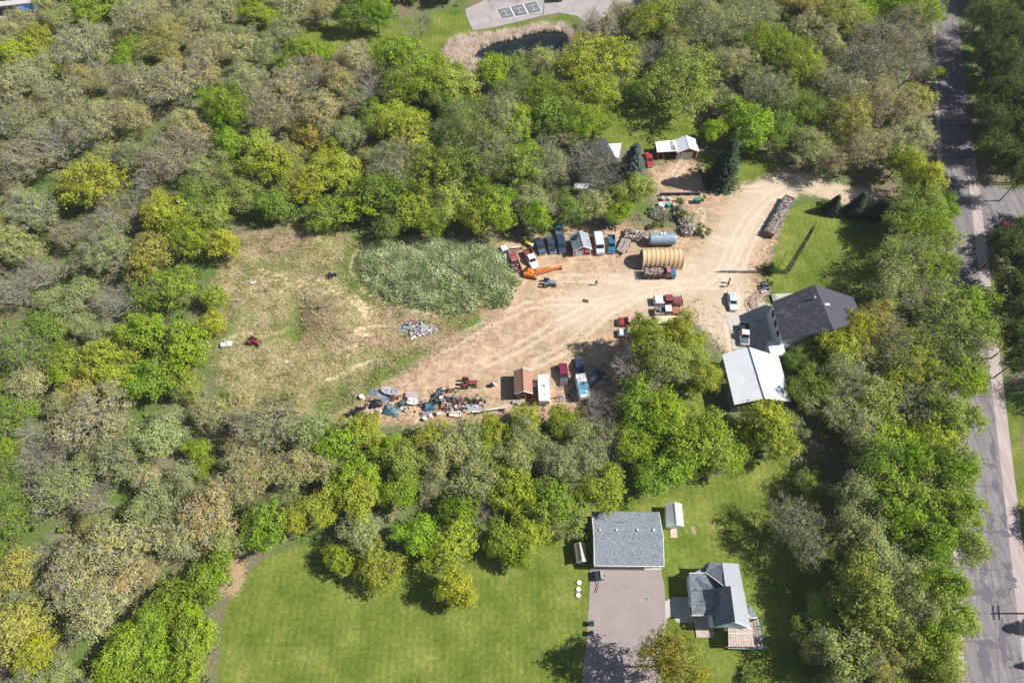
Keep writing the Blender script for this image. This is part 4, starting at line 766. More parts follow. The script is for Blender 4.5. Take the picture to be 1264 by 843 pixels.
for (q0, q1, q2, q3) in (((891.5,437.5,EH),(924.6,428.5,RH),(944,492,RH),(906.5,499.5,EH)), ((961,440,EH),(924.6,428.5,RH),(944,492,RH),(976.5,495.5,EH))):
    c4 = [Vector(loc(q)) for q in (q0, q1, q2, q3)]; rb = MB()
    for i in range(1, 22):
        u = i/22; rb.tube(c4[0].lerp(c4[3], u)+Vector((0, 0, .01)), c4[1].lerp(c4[2], u)+Vector((0, 0, .01)), .035, n=4)
    q = rb.build('roof_rib', WHMETAL, t); q['kind'] = 'stuff'
t, loc = solid_house('porch_roof', 'small white flat porch roof between the metal barn and dark roofed house', 'porch', [[(947,421.5,2.7),(965,420,2.9),(970.5,438,2.9),(952,440,2.7)]], [(947,421.5,2.7),(965,420,2.9),(970.5,438,2.9),(952,440,2.7)], WHMETAL, WSIDE, .3)
# dark roofed house
EH, RH = 5.3, 7.6
t, loc = solid_house('dark_roof_house', 'house with a dark shingle roof beside the lawn, partly under golden trees', 'house',
    [[(953.5,372.4,EH),(1005.7,351,RH),(1029,407,RH),(966,420,EH)], [(1005.7,351,RH),(1053,367,EH),(1066,396,EH),(1029,407,RH)]],
    [(953.5,372.4,EH),(1053,367,EH),(1066,396,EH),(966,420,EH)], [DARKSH, M('sunlit_mauve_shingle', (.075, .072, .09), .9, .3, 3.5, bump=.3)], WSIDE, .4)  # east slope paler: sunlight is put into its shingle colour
b = MB(); p = Vector(loc((967,392,6.2))); b.tube(p, p+Vector((0, 0, 1.8)), .03); q = p+Vector((0, 0, 1.7)); b.tube(q+Vector((-.9, .5, 0)), q+Vector((.9, -.5, 0)), .025)
for i in range(6): k = q+Vector((-.9+i*.34, .5-i*.19, 0)); b.tube(k+Vector((-.35, -.5, 0)), k+Vector((.35, .5, 0)), .014)
b.build('antenna', CHROME, t)
b = MB(); p = Vector(loc((1004,370,7.3))); b.cyl(p+Vector((0, 0, .4)), .14, .9, 8); b.cyl(p+Vector((0, 0, .9)), .25, .1, 8); b.build('chimney_pipe', STEEL, t)
b = MB(); p = Vector(loc((1020,376.5,7.2))); b.box(p+Vector((0, 0, .2)), (1.1, .5, .12)); b.build('skylight', TRIM, t)
for (u0, v0), (u1, v1) in (((955.5,381),(959,392)), ((961,398),(963.5,407))):
    a = Vector(loc((u0, v0+10, 0)))+Vector((-.05, 0, 0)); 
for k in (.2, .45, .7):
    e0, e1 = Vector(loc((953.5,372.4,EH))), Vector(loc((966,420,EH))); e = e0.lerp(e1, k); dv = (e1-e0).normalized(); w = MB(); nrm = Vector((dv.y, -dv.x, 0)) if dv.y < 0 else Vector((-dv.y, dv.x, 0))
    P0 = e+Vector((.36, 0, 0))-dv*.6; P1 = e+Vector((.36, 0, 0))+dv*.6; P0.z = P1.z = 2.9
    w.add([P0-Vector((.08,0,0)), P1-Vector((.08,0,0)), P1+Vector((-.08,0,1.1)), P0+Vector((-.08,0,1.1)), P0, P1, P1+Vector((0,0,1.1)), P0+Vector((0,0,1.1))], [(0,1,2,3),(0,4,5,1),(3,2,6,7),(0,3,7,4),(1,5,6,2)]); w.build('window', GLASS, t)
t, loc = solid_house('back_porch', 'pale concrete and green porch on the lawn side of the dark roofed house', 'porch', [[(952,363,.45),(985,361.5,.45),(981,370,.45),(955,374,.45)]], [(952,363,.45),(985,361.5,.45),(981,370,.45),(955,374,.45)], CONC, CONC, .1)
b = MB()
for i in range(7):
    p = Vector(loc((952+i*1.0, 362.6+i*1.4, .45))); b.tube(p, p+Vector((0, 0, 1.0)), .05, n=4)
p = Vector(loc((952,362.6,1.4))); q = Vector(loc((958.5,372,1.4))); b.tube(p, q, .05, n=4); b.build('railing', GREENP, t)

# old house under the trees
t, loc = solid_house('old_house', 'old house with dark roof half hidden behind bare branches left of red car', 'house',
    [[(717,170,3),(734,168,4.6),(752,212,4.6),(716,216,3)], [(734,168,4.6),(748,172,3.2),(770,214,3.2),(752,212,4.6)]], [(717,170,3),(748,172,3),(770,214,3),(716,216,3)], [DARKSH, DARKSH], WSIDE, .3)
r = MB(); r.slab([loc(p) for p in [(748,178,3.0),(767,177,2.8),(764,195,2.8),(756,193,3.0)]], .12); r.build('annex_roof', WHMETAL, t)
r = MB(); r.slab([loc(p) for p in [(709,226,2.5),(728,226.5,2.5),(726,233,2.3),(709,233,2.3)]], .12); r.build('porch_roof', WSIDE, t)
b = MB()
for p in [(710,227),(727,227.5),(725.5,232),(710,232)]: q = Vector(loc((*p, 2.3))); b.tube((q.x, q.y, 0), q, .07, n=5)
b.build('porch_post', TRIM, t)
r = MB(); r.tube(loc((724,190,4.4)), loc((731,188,4.4)), .07, n=5); r.build('roof_pipe', STEEL, t)
# grey house at the bottom right
def Z5(x, y): return (820+x/6.02, 680+y/6.02)
S = lambda x, y, z: (*Z5(x, y), z)
t, loc = solid_house('grey_house', 'grey shingled house of several wings right of the asphalt driveway', 'house',
    [[S(298,100,3.4), S(310,160,3.3), S(452,262,4.6), S(430,85,4.8), S(340,84,4.3)], [S(430,85,4.8), S(455,258,4.8), S(590,292,3.3), S(552,95,3.3)],
     [S(183,165,2.9), S(205,477,2.9), S(352,477,3.4), S(412,372,4.3), S(378,278,4.5), S(312,162,3.5)],
     [S(380,276,4.3), S(412,370,4.3), S(352,476,4.1), S(366,566,4.1), S(527,526,7.0), S(492,257,7.0)],
     [S(492,257,7.0), S(527,526,7.0), S(642,570,3.4), S(592,294,3.4)], [S(200,175,2.6), S(300,115,2.8), S(540,110,2.8), S(590,300,2.8), S(620,540,2.8), S(370,540,2.8), S(350,460,2.6), S(215,465,2.6)]],
    [S(185,165,2.9), S(300,100,3.2), S(552,95,3.2), S(640,566,3.4), S(366,562,3.4), S(350,475,3.0), S(205,475,2.9)],
    [SHINGLE, M('sunlit_shingle', (.30, .32, .35), .9, .2, 9, bump=.4), SHINGLE, SHINGLE, M('sunlit_shingle', (.3, .3, .3)), SHINGLE], WSIDE, .3)  # both east slopes get a lighter shingle, with the sunlight painted in
b = MB(); b.slab([loc(p) for p in [S(372,564,3.7), S(527,524,6.9), S(642,570,3.5)]], .12); b.build('gable_panel', BSIDE, t)
r = MB(); r.slab([loc(p) for p in [S(608,440,3.0), S(640,400,3.2), S(694,490,2.9), S(640,497,2.8)]], .12); r.build('bay_roof', SHINGLE, t)
for a, b_ in (((310,160,3.6),(440,258,4.7)), ((185,163,3.0),(310,160,3.4)), ((607,442,3.1),(640,498,2.9)), ((640,498,2.9),(694,492,2.9)), ((205,478,3.0),(350,477,3.2)), ((366,567,4.15),(527,527,7.0)), ((527,527,7.0),(642,571,3.7)), ((352,478,4.15),(366,566,4.15))):
    e = MB(); e.tube(loc(S(*a)), loc(S(*b_)), .07, n=5); e.build('roof_trim', TRIM, t)
for p in (S(268,285,3.6), S(375,405,4.0), S(300,375,3.4)): q = Vector(loc(p)); e = MB(); e.cyl(q+Vector((0, 0, .25)), .07, .6, 6); e.build('roof_vent', STEEL, t)
for k, (yy) in enumerate((260, 350, 430)): q = Vector(loc(S(196, yy+14, 1.6))); e = MB(); e.box(q+Vector((.12, 0, 0)), (.3, 1.1, 1.2)); e.build('window', GLASS, t)
# awning and deck
t = thing('sun_deck', 'green railed timber deck with a pinkish awning at the foot of grey house', 'deck', (*at(*Z5(620,640)).xy, 0))
L_ = lambda x, y, z: tuple(at(*Z5(x, y), z)-t.location)
b = MB(); b.slab([L_(470,600,.6), L_(700,500,.6), L_(745,735,.6), L_(475,728,.6)], .15); b.build('deck_floor', WOODG, t)
for i in range(10):
    u = i/10; v = u+.085
    P = [Vector(L_(474,575,2.7)).lerp(Vector(L_(652,575,2.7)), a).lerp(Vector(L_(478,708,2.4)).lerp(Vector(L_(672,708,2.4)), a), 1) for a in (u, v)]
    Q = [Vector(L_(474,575,2.7)).lerp(Vector(L_(652,575,2.7)), a) for a in (u, v)]
    b = MB(); b.slab([Q[0], Q[1], P[1], P[0]], .05); b.build('awning_board', WOODP, t)
b = MB(); b.tube(L_(476,610,2.75), L_(655,610,2.75), .05, n=4); b.tube(L_(474,575,2.8), L_(652,575,2.8), .05, n=4); b.build('awning_rail', TRIM, t)
def railing(parent, P, L_, z0, h, mat, step=1.2, rails=2, name='railing'):
    b = MB()
    for (a, c_) in zip(P[:-1], P[1:]):
        a3, c3 = Vector(L_(*a, z0)), Vector(L_(*c_, z0)); n = max(1, int((c3-a3).length/step))
        for i in range(n+1): q = a3.lerp(c3, i/n); b.box(q+Vector((0, 0, h/2)), (.09, .09, h))
        for k in range(rails): b.tube(a3+Vector((0, 0, h*(k+1)/rails)), c3+Vector((0, 0, h*(k+1)/rails)), .045, n=4)
        m = max(1, int((c3-a3).length/.18))
        for i in range(m): q = a3.lerp(c3, i/m); b.tube(q+Vector((0, 0, .1)), q+Vector((0, 0, h)), .014, n=3)
    return b.build(name, mat, parent)
railing(t, [(475,730), (745,735), (700,500)], L_, .6, 1.0, GREENP)
railing(t, [(690,560), (730,560)], L_, .6, 1.0, GREENP); railing(t, [(695,640), (740,640)], L_, .6, 1.0, GREENP)
b = MB()
for p in ((478,705), (670,705), (474,580), (650,580)): q = Vector(L_(*p, 2.4)); b.box((q.x, q.y, 1.2), (.12, .12, 2.4))
b.build('awning_post', TRIM, t)
# paver patio
t = thing('patio', 'pinkish board patio between grey house and the golden willow', 'patio', (*at(*Z5(280,540)).xy, 0)); L_ = lambda x, y, z: tuple(at(*Z5(x, y), z)-t.location)
A0, A1, A2, A3 = [Vector(L_(x, y, .25)) for x, y in ((215,478), (345,478), (372,640), (240,640))]
for i in range(11):
    u, v = i/11, (i+.93)/11; b = MB(); b.slab([A0.lerp(A1, u), A0.lerp(A1, v), A3.lerp(A2, v), A3.lerp(A2, u)], .12); b.build('board', WOODP, t)

# ---------------------------------------------------------------- arched shelter and tank
t = thing('arched_shelter', 'tan fabric arched shelter of nine panels beside the firewood truck', 'shelter', (*at(815.3,323.5).xy, 0), R(1.2))
TAN = M('tan_fabric', (.62, .44, .24), .7, .12, 1.5); Ls, a_, h_ = 8.7, 2.1, 3.6; n = 14
def arch(u, k=1): th = math.pi*u; return (-math.cos(th)*a_*k, (math.sin(th)**.8)*h_*k)
for i in range(9):
    x0 = -Ls/2+i*Ls/9; x1 = x0+Ls/9; b = MB(); rings = []
    for x, bulge in ((x0, 1), (x0+.12, .994), ((x0+x1)/2, .983), (x1-.12, .994), (x1-.004, 1)): rings.append([(x, *arch(j/n, bulge)) for j in range(n+1)])
    vs = [p for r in rings for p in r]; m_ = n+1; b.add(vs, [(i2*m_+j, i2*m_+j+1, (i2+1)*m_+j+1, (i2+1)*m_+j) for i2 in range(len(rings)-1) for j in range(n)]); b.build('fabric_panel', TAN, t)
for i in range(10):
    x = -Ls/2+i*Ls/9; b = MB(); b.path([(x, *arch(j/n, 1.01)) for j in range(n+1)], [.035]*(n+1), 5); b.build('rib', M('light_rib', (.72, .60, .42), .6, .1, 2), t)
b = MB(); b.add([(Ls/2-.05, *arch(j/n, .97)) for j in range(n+1)], [tuple(range(n+1))]); b.add([(-Ls/2+.35, *arch(j/n, .96)) for j in range(n+1)], [tuple(range(n+1))]); b.build('end_wall', M('grey_tan_canvas', (.36, .30, .27), .8, .2, 2), t)
b = MB()
for s in (-1, 1): b.box((0, s*(a_+.04), .12), (Ls, .12, .24))
b.build('base_rail', WOODP, t)
t = thing('storage_tank', 'long blue grey cylindrical tank lying behind the tan arched shelter', 'tank', (*at(816,300).xy, 0), R(.5))
b = MB(); r_ = 1.3; rings = []
for x, k in ((-2.9, .80), (-2.8, .97), (-2.6, 1), (2.6, 1), (2.8, .97), (2.9, .8)): rings.append([(x, math.cos(q)*r_*k, 1.5+math.sin(q)*r_*k) for q in [2*math.pi*j/24 for j in range(24)]])
b.loft(rings); b.build('tank_shell', BLMETAL, t)
for x in (-1.9, 0, 1.9): b = MB(); b.loft([[(x+dx, math.cos(q)*r_*1.012, 1.5+math.sin(q)*r_*1.012) for q in [2*math.pi*j/24 for j in range(24)]] for dx in (-.04, .04)]); b.build('weld_band', GRMETAL, t)
for x in (-1.9, 1.9): b = MB(); b.box((x, 0, .25), (.4, 2.2, .5)); b.build('saddle', WOODB, t)
for x in (-.4, .3): b = MB(); b.cyl((x, .2, 2.85), .2, .3, 10); b.cyl((x, .2, 3.02), .28, .06, 10); b.build('filler_cap', TRIM, t)
# ---------------------------------------------------------------- vehicles
def paint(name, col, dirt=None, rough=.35): return M('paint_'+name, col, rough, .12, 1.2, spec=.5, dirt=dirt)
RED = paint('red', (.33, .035, .04), (.30, .10, .09)); MAROON = paint('maroon', (.19, .055, .065), (.28, .13, .12)); ORED = paint('faded_red', (.22, .05, .05), (.27, .13, .11))
WHITE = paint('white', (.74, .74, .74), (.60, .57, .53)); SILV = paint('silver_white', (.56, .60, .64), (.48, .50, .52)); GREYC = paint('grey', (.32, .33, .35), (.5, .48, .46))
NAVY = paint('navy', (.025, .045, .085), (.04, .06, .09)); BLUE = paint('blue', (.035, .125, .24), (.06, .11, .16)); BLKP = paint('black', (.022, .026, .034)); BGR = paint('blue_grey', (.07, .11, .15), (.12, .13, .14)); DKGR = paint('dark_green', (.03, .09, .08))
ORANGE = M('orange_paint', (.62, .17, .03), .55, .25, 3, dirt=(.40, .13, .05)); YEL = M('yellow_paint', (.60, .52, .08), .6, .2, 4)
WHM = {}
def wheel(parent, x, y, r=.34, w=.22, rim=STEEL):
    if (r, w) not in WHM:
        b = MB(); b.cyl((0, 0, 0), r, w, 14, 'Y'); t = b.mesh('wheel', BLACK); b = MB(); b.cyl((0, 0, 0), r*.55, w+.03, 10, 'Y'); WHM[(r, w)] = (t, b.mesh('rim', rim))
    o = link('wheel', WHM[(r, w)][0], parent); o.location = (x, y, r); link('rim', WHM[(r, w)][1], o); return o
def ring8(x, w, zb, zt, c=.12):
    return [(x, -w, zb), (x, -w, zt-c), (x, -w+c*.9, zt), (x, w-c*.9, zt), (x, w, zt-c), (x, w, zb)]
def cabin(t, x0, x1, w, zb, zr, rake0, rake1, paint_, roofpaint=None, glass=GLASS, bright=None):
    """greenhouse from x0 (rear) to x1 (front), belt zb, roof zr; rakes shorten the roof; returns nothing"""
    a = [(x0, -w, zb), (x1, -w, zb), (x1, w, zb), (x0, w, zb)]; k = .13; c_ = [(x0+rake0, -w+k, zr), (x1-rake1, -w+k, zr), (x1-rake1, w-k, zr), (x0+rake0, w-k, zr)]
    b = MB(); b.add(a+c_, [(0,1,5,4),(1,2,6,5),(2,3,7,6),(3,0,4,7),(4,5,6,7)]); b.build('cabin', paint_, t)
    r = MB(); r.cbox(((c_[0][0]+c_[1][0])/2, 0, zr+.02), (c_[1][0]-c_[0][0]+.06, 2*(w-k)+.04, .10), .05); r.build('roof', roofpaint or paint_, t)
    def pane(name, i, j, m=.12, q=None):
        A_, B_2 = Vector(a[i]), Vector(a[j]); C_2, D_2 = Vector(c_[j]), Vector(c_[i]); nrm = (B_2-A_).cross(D_2-A_).normalized()*.012; f = lambda u, v: A_.lerp(B_2, u).lerp(D_2.lerp(C_2, u), v)+nrm
        b = MB(); b.slab([f(q[0] if q else .06, m), f(q[1] if q else .94, m), f(q[1] if q else .94, .93), f(q[0] if q else .06, .93)], .004); b.build(name, glass, t)
    pane('windshield', 1, 2); pane('rear_window', 3, 0)
    for nm, i, j in (('side_window', 0, 1), ('side_window', 2, 3)): pane(nm, i, j, .12, (.06, .48)); pane(nm, i, j, .12, (.52, .94))
def car(name, label, cat, c, d, L=4.5, Wd=1.8, H=1.45, style='sedan', col=WHITE, roof=None, hood=None, bedm=None, group=None, wheels=True, cargo=None, nose=1):
    """c centre pixel, d pixel vector towards the nose"""
    p = at(*c, .6); q = at(c[0]+d[0], c[1]+d[1], .6); t = thing(name, label, cat, (p.x, p.y, gh(p.x, p.y)), math.atan2(q.y-p.y, q.x-p.x), group)
    x = L/2; w = Wd/2; zb = .28
    if style in ('sedan', 'wagon', 'suv'):
        belt = H*.62; hz = H*.58
        st = [(-x, .80, zb+.12, hz*.78), (-x+.12, .93, zb, hz*.95), (-x+.9, 1, zb, belt), (-x*.2, 1, zb, belt), (x-1.35, 1, zb, belt-.02), (x-.5, .97, zb, hz*.92), (x-.12, .90, zb, hz*.80), (x, .76, zb+.12, hz*.62)]
        b = MB(); b.loft([ring8(a, w*k, z0, z1) for a, k, z0, z1 in st]); b.build('body', col, t)
        if hood: h = MB(); h.slab([(x-1.2, -w*.8, belt+.012), (x-1.2, w*.8, belt+.012), (x-.35, w*.74, hz*.9+.03), (x-.35, -w*.74, hz*.9+.03)], .01); h.build('hood', hood, t)
        r0 = {'sedan': -x+.75, 'wagon': -x+.25, 'suv': -x+.2}[style]; cabin(t, r0, x-1.25, w*.93, belt-.03, H-.06, .55 if style == 'sedan' else .2, .65, col, roof)
    elif style == 'van':
        b = MB(); b.loft([ring8(-x, w*.97, zb+.1, H-.12, .1), ring8(-x+.15, w, zb, H, .12), ring8(x-1.5, w, zb, H, .12), ring8(x-1.0, w*.99, zb, H*.62, .12), ring8(x-.1, w*.94, zb, H*.50, .12), ring8(x, w*.85, zb+.12, H*.40, .1)]); b.build('body', col, t)
        r = MB(); r.cbox((-.7, 0, H+.03), (L-1.75, Wd-.22, .08), .04); r.build('roof', roof or col, t)
        g = MB(); g.slab([(x-1.48, -w*.84, H-.02), (x-1.48, w*.84, H-.02), (x-1.0, w*.86, H*.64), (x-1.0, -w*.86, H*.64)], .01); o = g.build('windshield', GLASS, t); o.location = (.03, 0, .02)
        for s in (-1, 1): g = MB(); g.box((x-1.75, s*(w+.005), H*.72), (.7, .02, H*.26)); g.build('side_window', GLASS, t)
    else:                                                       # pickup: hood, cab, open bed
        belt = .98*H/1.75; ca = -x+L*.36; cb = x-L*.30
        b = MB(); b.loft([ring8(ca, w, zb+.1, belt), ring8(cb, w, zb+.1, belt), ring8(x-.45, w*.97, zb+.08, belt*.97), ring8(x-.08, w*.93, zb+.1, belt*.88), ring8(x, w*.85, zb+.15, belt*.75)]); b.build('body', col, t)
        h = MB(); h.cbox(((cb+x-.2)/2, 0, belt+.015), (x-.2-cb, Wd*.80, .08), .04); h.build('hood', hood or col, t)
        cabin(t, ca+.04, cb+.1, w*.92, belt-.03, H, .12, .45, col, roof)
        bm_ = MB(); bl = ca-.06+x; bx = -x+bl/2
        bm_.box((bx, 0, .62), (bl, Wd*.98, .10))
        for s in (-1, 1): bm_.box((bx, s*w*.94, .62+.27), (bl, .12, .52))
        bm_.box((-x+.05, 0, .88), (.10, Wd*.9, .5)); bm_.box((ca-.12, 0, .9), (.10, Wd*.9, .54)); bm_.build('bed', bedm or col, t)
        if cargo:
            rr = random.Random(int(c[0])); k = MB()
            for i in range(cargo): k.cbox((bx+rr.uniform(-.45, .45)*bl, rr.uniform(-.6, .6)*w, .8+rr.uniform(0, .3)), (rr.uniform(.2, .6), rr.uniform(.2, .5), rr.uniform(.1, .35)), .03, rr.uniform(0, 3), i % 4)
            o = k.build('bed_cargo', [STEEL, BLACK, WOODG, RUST], t); o['kind'] = 'stuff'
    if wheels:
        for sx in (-1, 1):
            for sy in (-1, 1): wheel(t, sx*L*.31, sy*(w-.08))
    for s in (-1, 1):
        b = MB(); b.cbox((x-.04, s*w*.66, .66*H/1.5), (.10, .28, .15), .03); b.build('headlight', CHROME, t)
        b = MB(); b.cbox((-x+.03, s*w*.75, .72*H/1.5), (.08, .2, .14), .03); b.build('tail_light', REDL, t)
    b = MB(); b.cbox((x+.03, 0, .45), (.14, Wd*.9, .18), .05); b.build('bumper', CHROME, t); b = MB(); b.cbox((-x-.03, 0, .45), (.14, Wd*.9, .18), .05); b.build('bumper', CHROME, t)
    return t
REDL = M('red_lens', (.35, .01, .01), .3, .05, 3)
gN, gP = 'old cars parked along the north side of the yard', 'trucks parked by the leafy tree in the yard'
car('parked_car', 'dusty grey and white car at the left end of the north row', 'car', (624,313), (4.5,9), 3.7, 1.7, 1.4, 'wagon', GREYC, roof=M('p_white', (.62, .6, .62), .5, .2, 3), group=gN)
car('parked_pickup', 'dull red pickup with an open rusty bed left of the white pickup', 'pickup', (635,325.5), (-3,-9), 5.3, 1.95, 1.75, 'pickup', ORED, bedm=MAROON, cargo=8, group=gN)
car('parked_pickup', 'white pickup with red bed parked nose towards the orange crane', 'pickup', (655.5,321), (6.5,14), 5.2, 1.85, 1.7, 'pickup', WHITE, bedm=ORED, group=gN)
car('parked_car', 'navy sedan first of the dark cars right of the yellow machine', 'car', (666.5,304), (4.2,12), 4.6, 1.85, 1.4, 'sedan', NAVY, roof=NAVY, hood=BGR, group=gN)
car('parked_car', 'dark car with white rear end, second of the dark cars', 'car', (680,302), (3.5,13), 4.7, 1.8, 1.4, 'sedan', BGR, roof=NAVY, hood=BLKP, group=gN)
car('parked_van', 'navy van parked just left of the red gabled shed', 'van', (692.5,302.5), (3,13), 4.3, 1.85, 1.8, 'van', NAVY, roof=NAVY, group=gN)
car('parked_car', 'blue grey car parked behind the navy van below the trees', 'car', (689,283.5), (1,6), 3.8, 1.75, 1.4, 'wagon', BGR, roof=BLUE, group=gN)
car('parked_van', 'pale grey van parked on the right side of the red gabled shed', 'van', (739,302), (3.6,20), 5.3, 1.95, 2.1, 'van', SILV, roof=SILV, group=gN)
car('parked_pickup', 'bright blue pickup between the pale grey van and the plank trailer', 'pickup', (754.5,301.5), (.3,15), 4.6, 1.75, 1.6, 'pickup', BLUE, roof=BLUE, bedm=BGR, group=gN)
t = car('plow_truck', 'maroon pickup with white bed cover and front plow, uppermost of the trucks', 'pickup', (824,371.5), (20,0), 5.7, 1.95, 1.85, 'pickup', MAROON, roof=ORED, hood=MAROON, bedm=WHITE, group=gP)
b = MB(); b.cbox((-1.75, 0, 1.3), (2.0, 1.75, .25), .08); b.build('bed_cover', WHITE, t)
b = MB()
for i in range(6): a0 = -1.0+i*.4; b.add([(3.25+abs(a0)*.0+.12*math.sin(j*.6)-.3, y, .2+j*.16) for j in range(5) for y in (a0*1.15, (a0+.4)*1.15)], [(2*j, 2*j+1, 2*j+3, 2*j+2) for j in range(4)])
b.box((3.0, 0, .5), (.5, .5, .2)); b.build('plow_blade', BLKP, t)
car('rusty_pickup', 'pickup with white roof and rusty orange hood below the plow truck', 'pickup', (823.5,384), (20,-.4), 5.3, 1.85, 1.7, 'pickup', MAROON, roof=WHITE, hood=M('rust_orange', (.36, .13, .07), .8, .3, 3), bedm=GREYC, cargo=9, group=gP)
car('red_pickup', 'bright red pickup nose left with junk in its bed, half under the tree', 'pickup', (779,397.5), (-20,-.6), 5.3, 1.9, 1.75, 'pickup', RED, roof=M('pink_roof', (.58, .36, .36), .5, .1, 2), hood=RED, bedm=BLKP, cargo=16, group=gP)
car('box_pickup', 'white roofed brown pickup lowest of the trucks, tail under the tree', 'pickup', (778,411), (-18,0), 5.0, 1.85, 1.8, 'pickup', GREYC, roof=WHITE, hood=SILV, bedm=RUST, group=gP)
car('silver_sedan', 'silver white sedan parked alone on the drive near the dark roofed house', 'car', (904.2,371.5), (2.6,19), 4.6, 1.8, 1.42, 'sedan', SILV, roof=paint('sky_roof', (.50, .58, .68)))
car('white_pickup', 'white pickup in the shade of the concrete pad above the white barn', 'pickup', (918.5,413), (.8,16), 4.9, 1.9, 1.75, 'pickup', WHITE, hood=BGR, bedm=BLKP)
car('red_car', 'bright red car parked left of the red garage', 'car', (801,197), (2.5,9), 4.5, 1.8, 1.45, 'sedan', RED, roof=RED)
car('maroon_suv', 'maroon suv parked right of the white camper', 'suv', (695.5,462), (1.5,14), 4.6, 1.85, 1.7, 'suv', MAROON, roof=paint('shaded_maroon', (.16, .02, .05)), hood=BGR)  # colours darkened for the tree shade this car stands in
car('navy_car', 'navy car in deep tree shade above the tarped trailer', 'car', (715,454), (.5,12), 4.5, 1.8, 1.4, 'sedan', NAVY, roof=NAVY)
car('black_car', 'black car parked on the lot above the sport court', 'car', (684,-1), (14,-1), 4.6, 1.8, 1.45, 'sedan', BLKP)
car('red_suv', 'dull red car half hidden by branches below the side road', 'car', (1247,281), (12,2), 4.6, 1.8, 1.5, 'wagon', RED)
# campers
def camper(label, c, d, L, Wd, H, roofm, bodym, extra=None):
    p = at(*c, H); q = at(c[0]+d[0], c[1]+d[1], H); t = thing('camper', label, 'camper', (p.x, p.y, 0), math.atan2(q.y-p.y, q.x-p.x)); x, w = L/2, Wd/2
    b = MB(); b.loft([ring8(-x, w*.96, .55, H-.15, .12), ring8(-x+.15, w, .45, H-.02, .14), ring8(x-.5, w, .45, H-.02, .14), ring8(x, w*.95, .8, H-.3, .12)]); b.build('body', bodym, t)
    r = MB(); r.cbox((0, 0, H+.01), (L-.12, Wd-.06, .08), .04); r.build('roof', roofm, t)
    b = MB(); b.box((-.35, -.1, H+.12), (.14, .5, .2)); b.box((-.2, .15, H+.10), (.45, .14, .12)); b.build('roof_vent', BLACK, t); b = MB(); b.cbox((1.5, .3, H+.12), (.5, .5, .16), .05); b.build('roof_hatch', DOORW, t)
    for s in (-1, 1): b = MB(); b.box((.6, s*(w+.005), H*.62), (.9, .02, .6)); b.build('window', GLASS, t); b = MB(); b.box((-1.3, s*(w+.005), H*.62), (.7, .02, .6)); b.build('window', GLASS, t)
    for s in (-1, 1): wheel(t, -.3, s*(w-.1))
    b = MB(); b.tube((x-.1, .4, .4), (x+1.2, 0, .4), .05); b.tube((x-.1, -.4, .4), (x+1.2, 0, .4), .05); b.build('drawbar', BLACK, t)
    return t
camper('white camper trailer parked right of the brown roofed shed', (671,478), (.8,14), 5.6, 2.15, 2.5, M('camper_roof', (.70, .76, .76), .5, .1, 1.5), WSIDE)
t = camper('white camper with a blue tarp over its lower roof, under bare branches', (719.5,475), (5,22), 5.0, 2.0, 2.4, M('camper_roof2', (.70, .72, .74), .5, .1, 1.5), WSIDE)
b = MB(); b.slab([(-.4, -1.0, 2.50), (-.6, 1.0, 2.50), (1.9, .98, 2.50), (2.1, -1.0, 2.50)], .04); b.build('tarp', M('blue_tarp', (.13, .33, .48), .5, .35, 1.5, dirt=(.5, .56, .62)), t)

# orange crane truck
t = thing('crane', 'orange crane with two long orange booms reaching right', 'crane', (*at(654,341).xy, 0), R(0))
L_ = lambda x, y, z: tuple(at(x, y, z)-t.location)
b = MB(); b.cbox((0, 0, 1.2), (2.7, 1.9, 1.0), .15, R(-12)); b.build('machine_house', ORANGE, t); b = MB(); b.cbox((-.6, .4, 1.85), (.9, .9, .6), .12, R(-12)); b.build('cab', ORANGE, t)
b = MB(); b.box((-.62, .4, 2.18), (.6, .6, .03), R(-12)); b.build('cab_hatch', BLACK, t); b = MB(); b.cbox((.5, -.3, 1.8), (.7, .5, .3), .06, R(20)); b.build('engine_cover', M('orange_light', (.72, .28, .05), .5, .2, 3), t)
for s in (-1, 1): b = MB(); b.cbox((0, s*.85, .38), (3.0, .45, .75), .2, R(-12)); b.build('track', BLACK, t)
for a0, a1 in (((660,337.5,1.8), (691,329.5,1.0)), ((662,334,2.0), (679,330.5,1.5))):
    b = MB(); p, q = Vector(L_(*a0)), Vector(L_(*a1)); d = (q-p).normalized(); s = Vector((-d.y, d.x, 0))
    for sgn in (-1, 1):
        for zz in (-.22, .22): b.tube(p+s*.22*sgn+Vector((0, 0, zz)), q+s*.14*sgn+Vector((0, 0, zz*.7)), .075, n=4)
    m = 9
    for i in range(m):
        u, v = i/m, (i+1)/m; b.tube(p.lerp(q, u)+s*.2, p.lerp(q, v)-s*.2+Vector((0, 0, .15)), .045, n=4); b.tube(p.lerp(q, u)-s*.2+Vector((0, 0, .18)), p.lerp(q, v)+s*.2+Vector((0, 0, .18)), .045, n=4)
    b.build('boom', ORANGE, t)
b = MB(); p = Vector(L_(692,330,.7)); b.cbox(p, (.9, .7, .7), .15); b.build('bucket', M('orange_rust', (.45, .13, .05), .8, .3, 3), t)
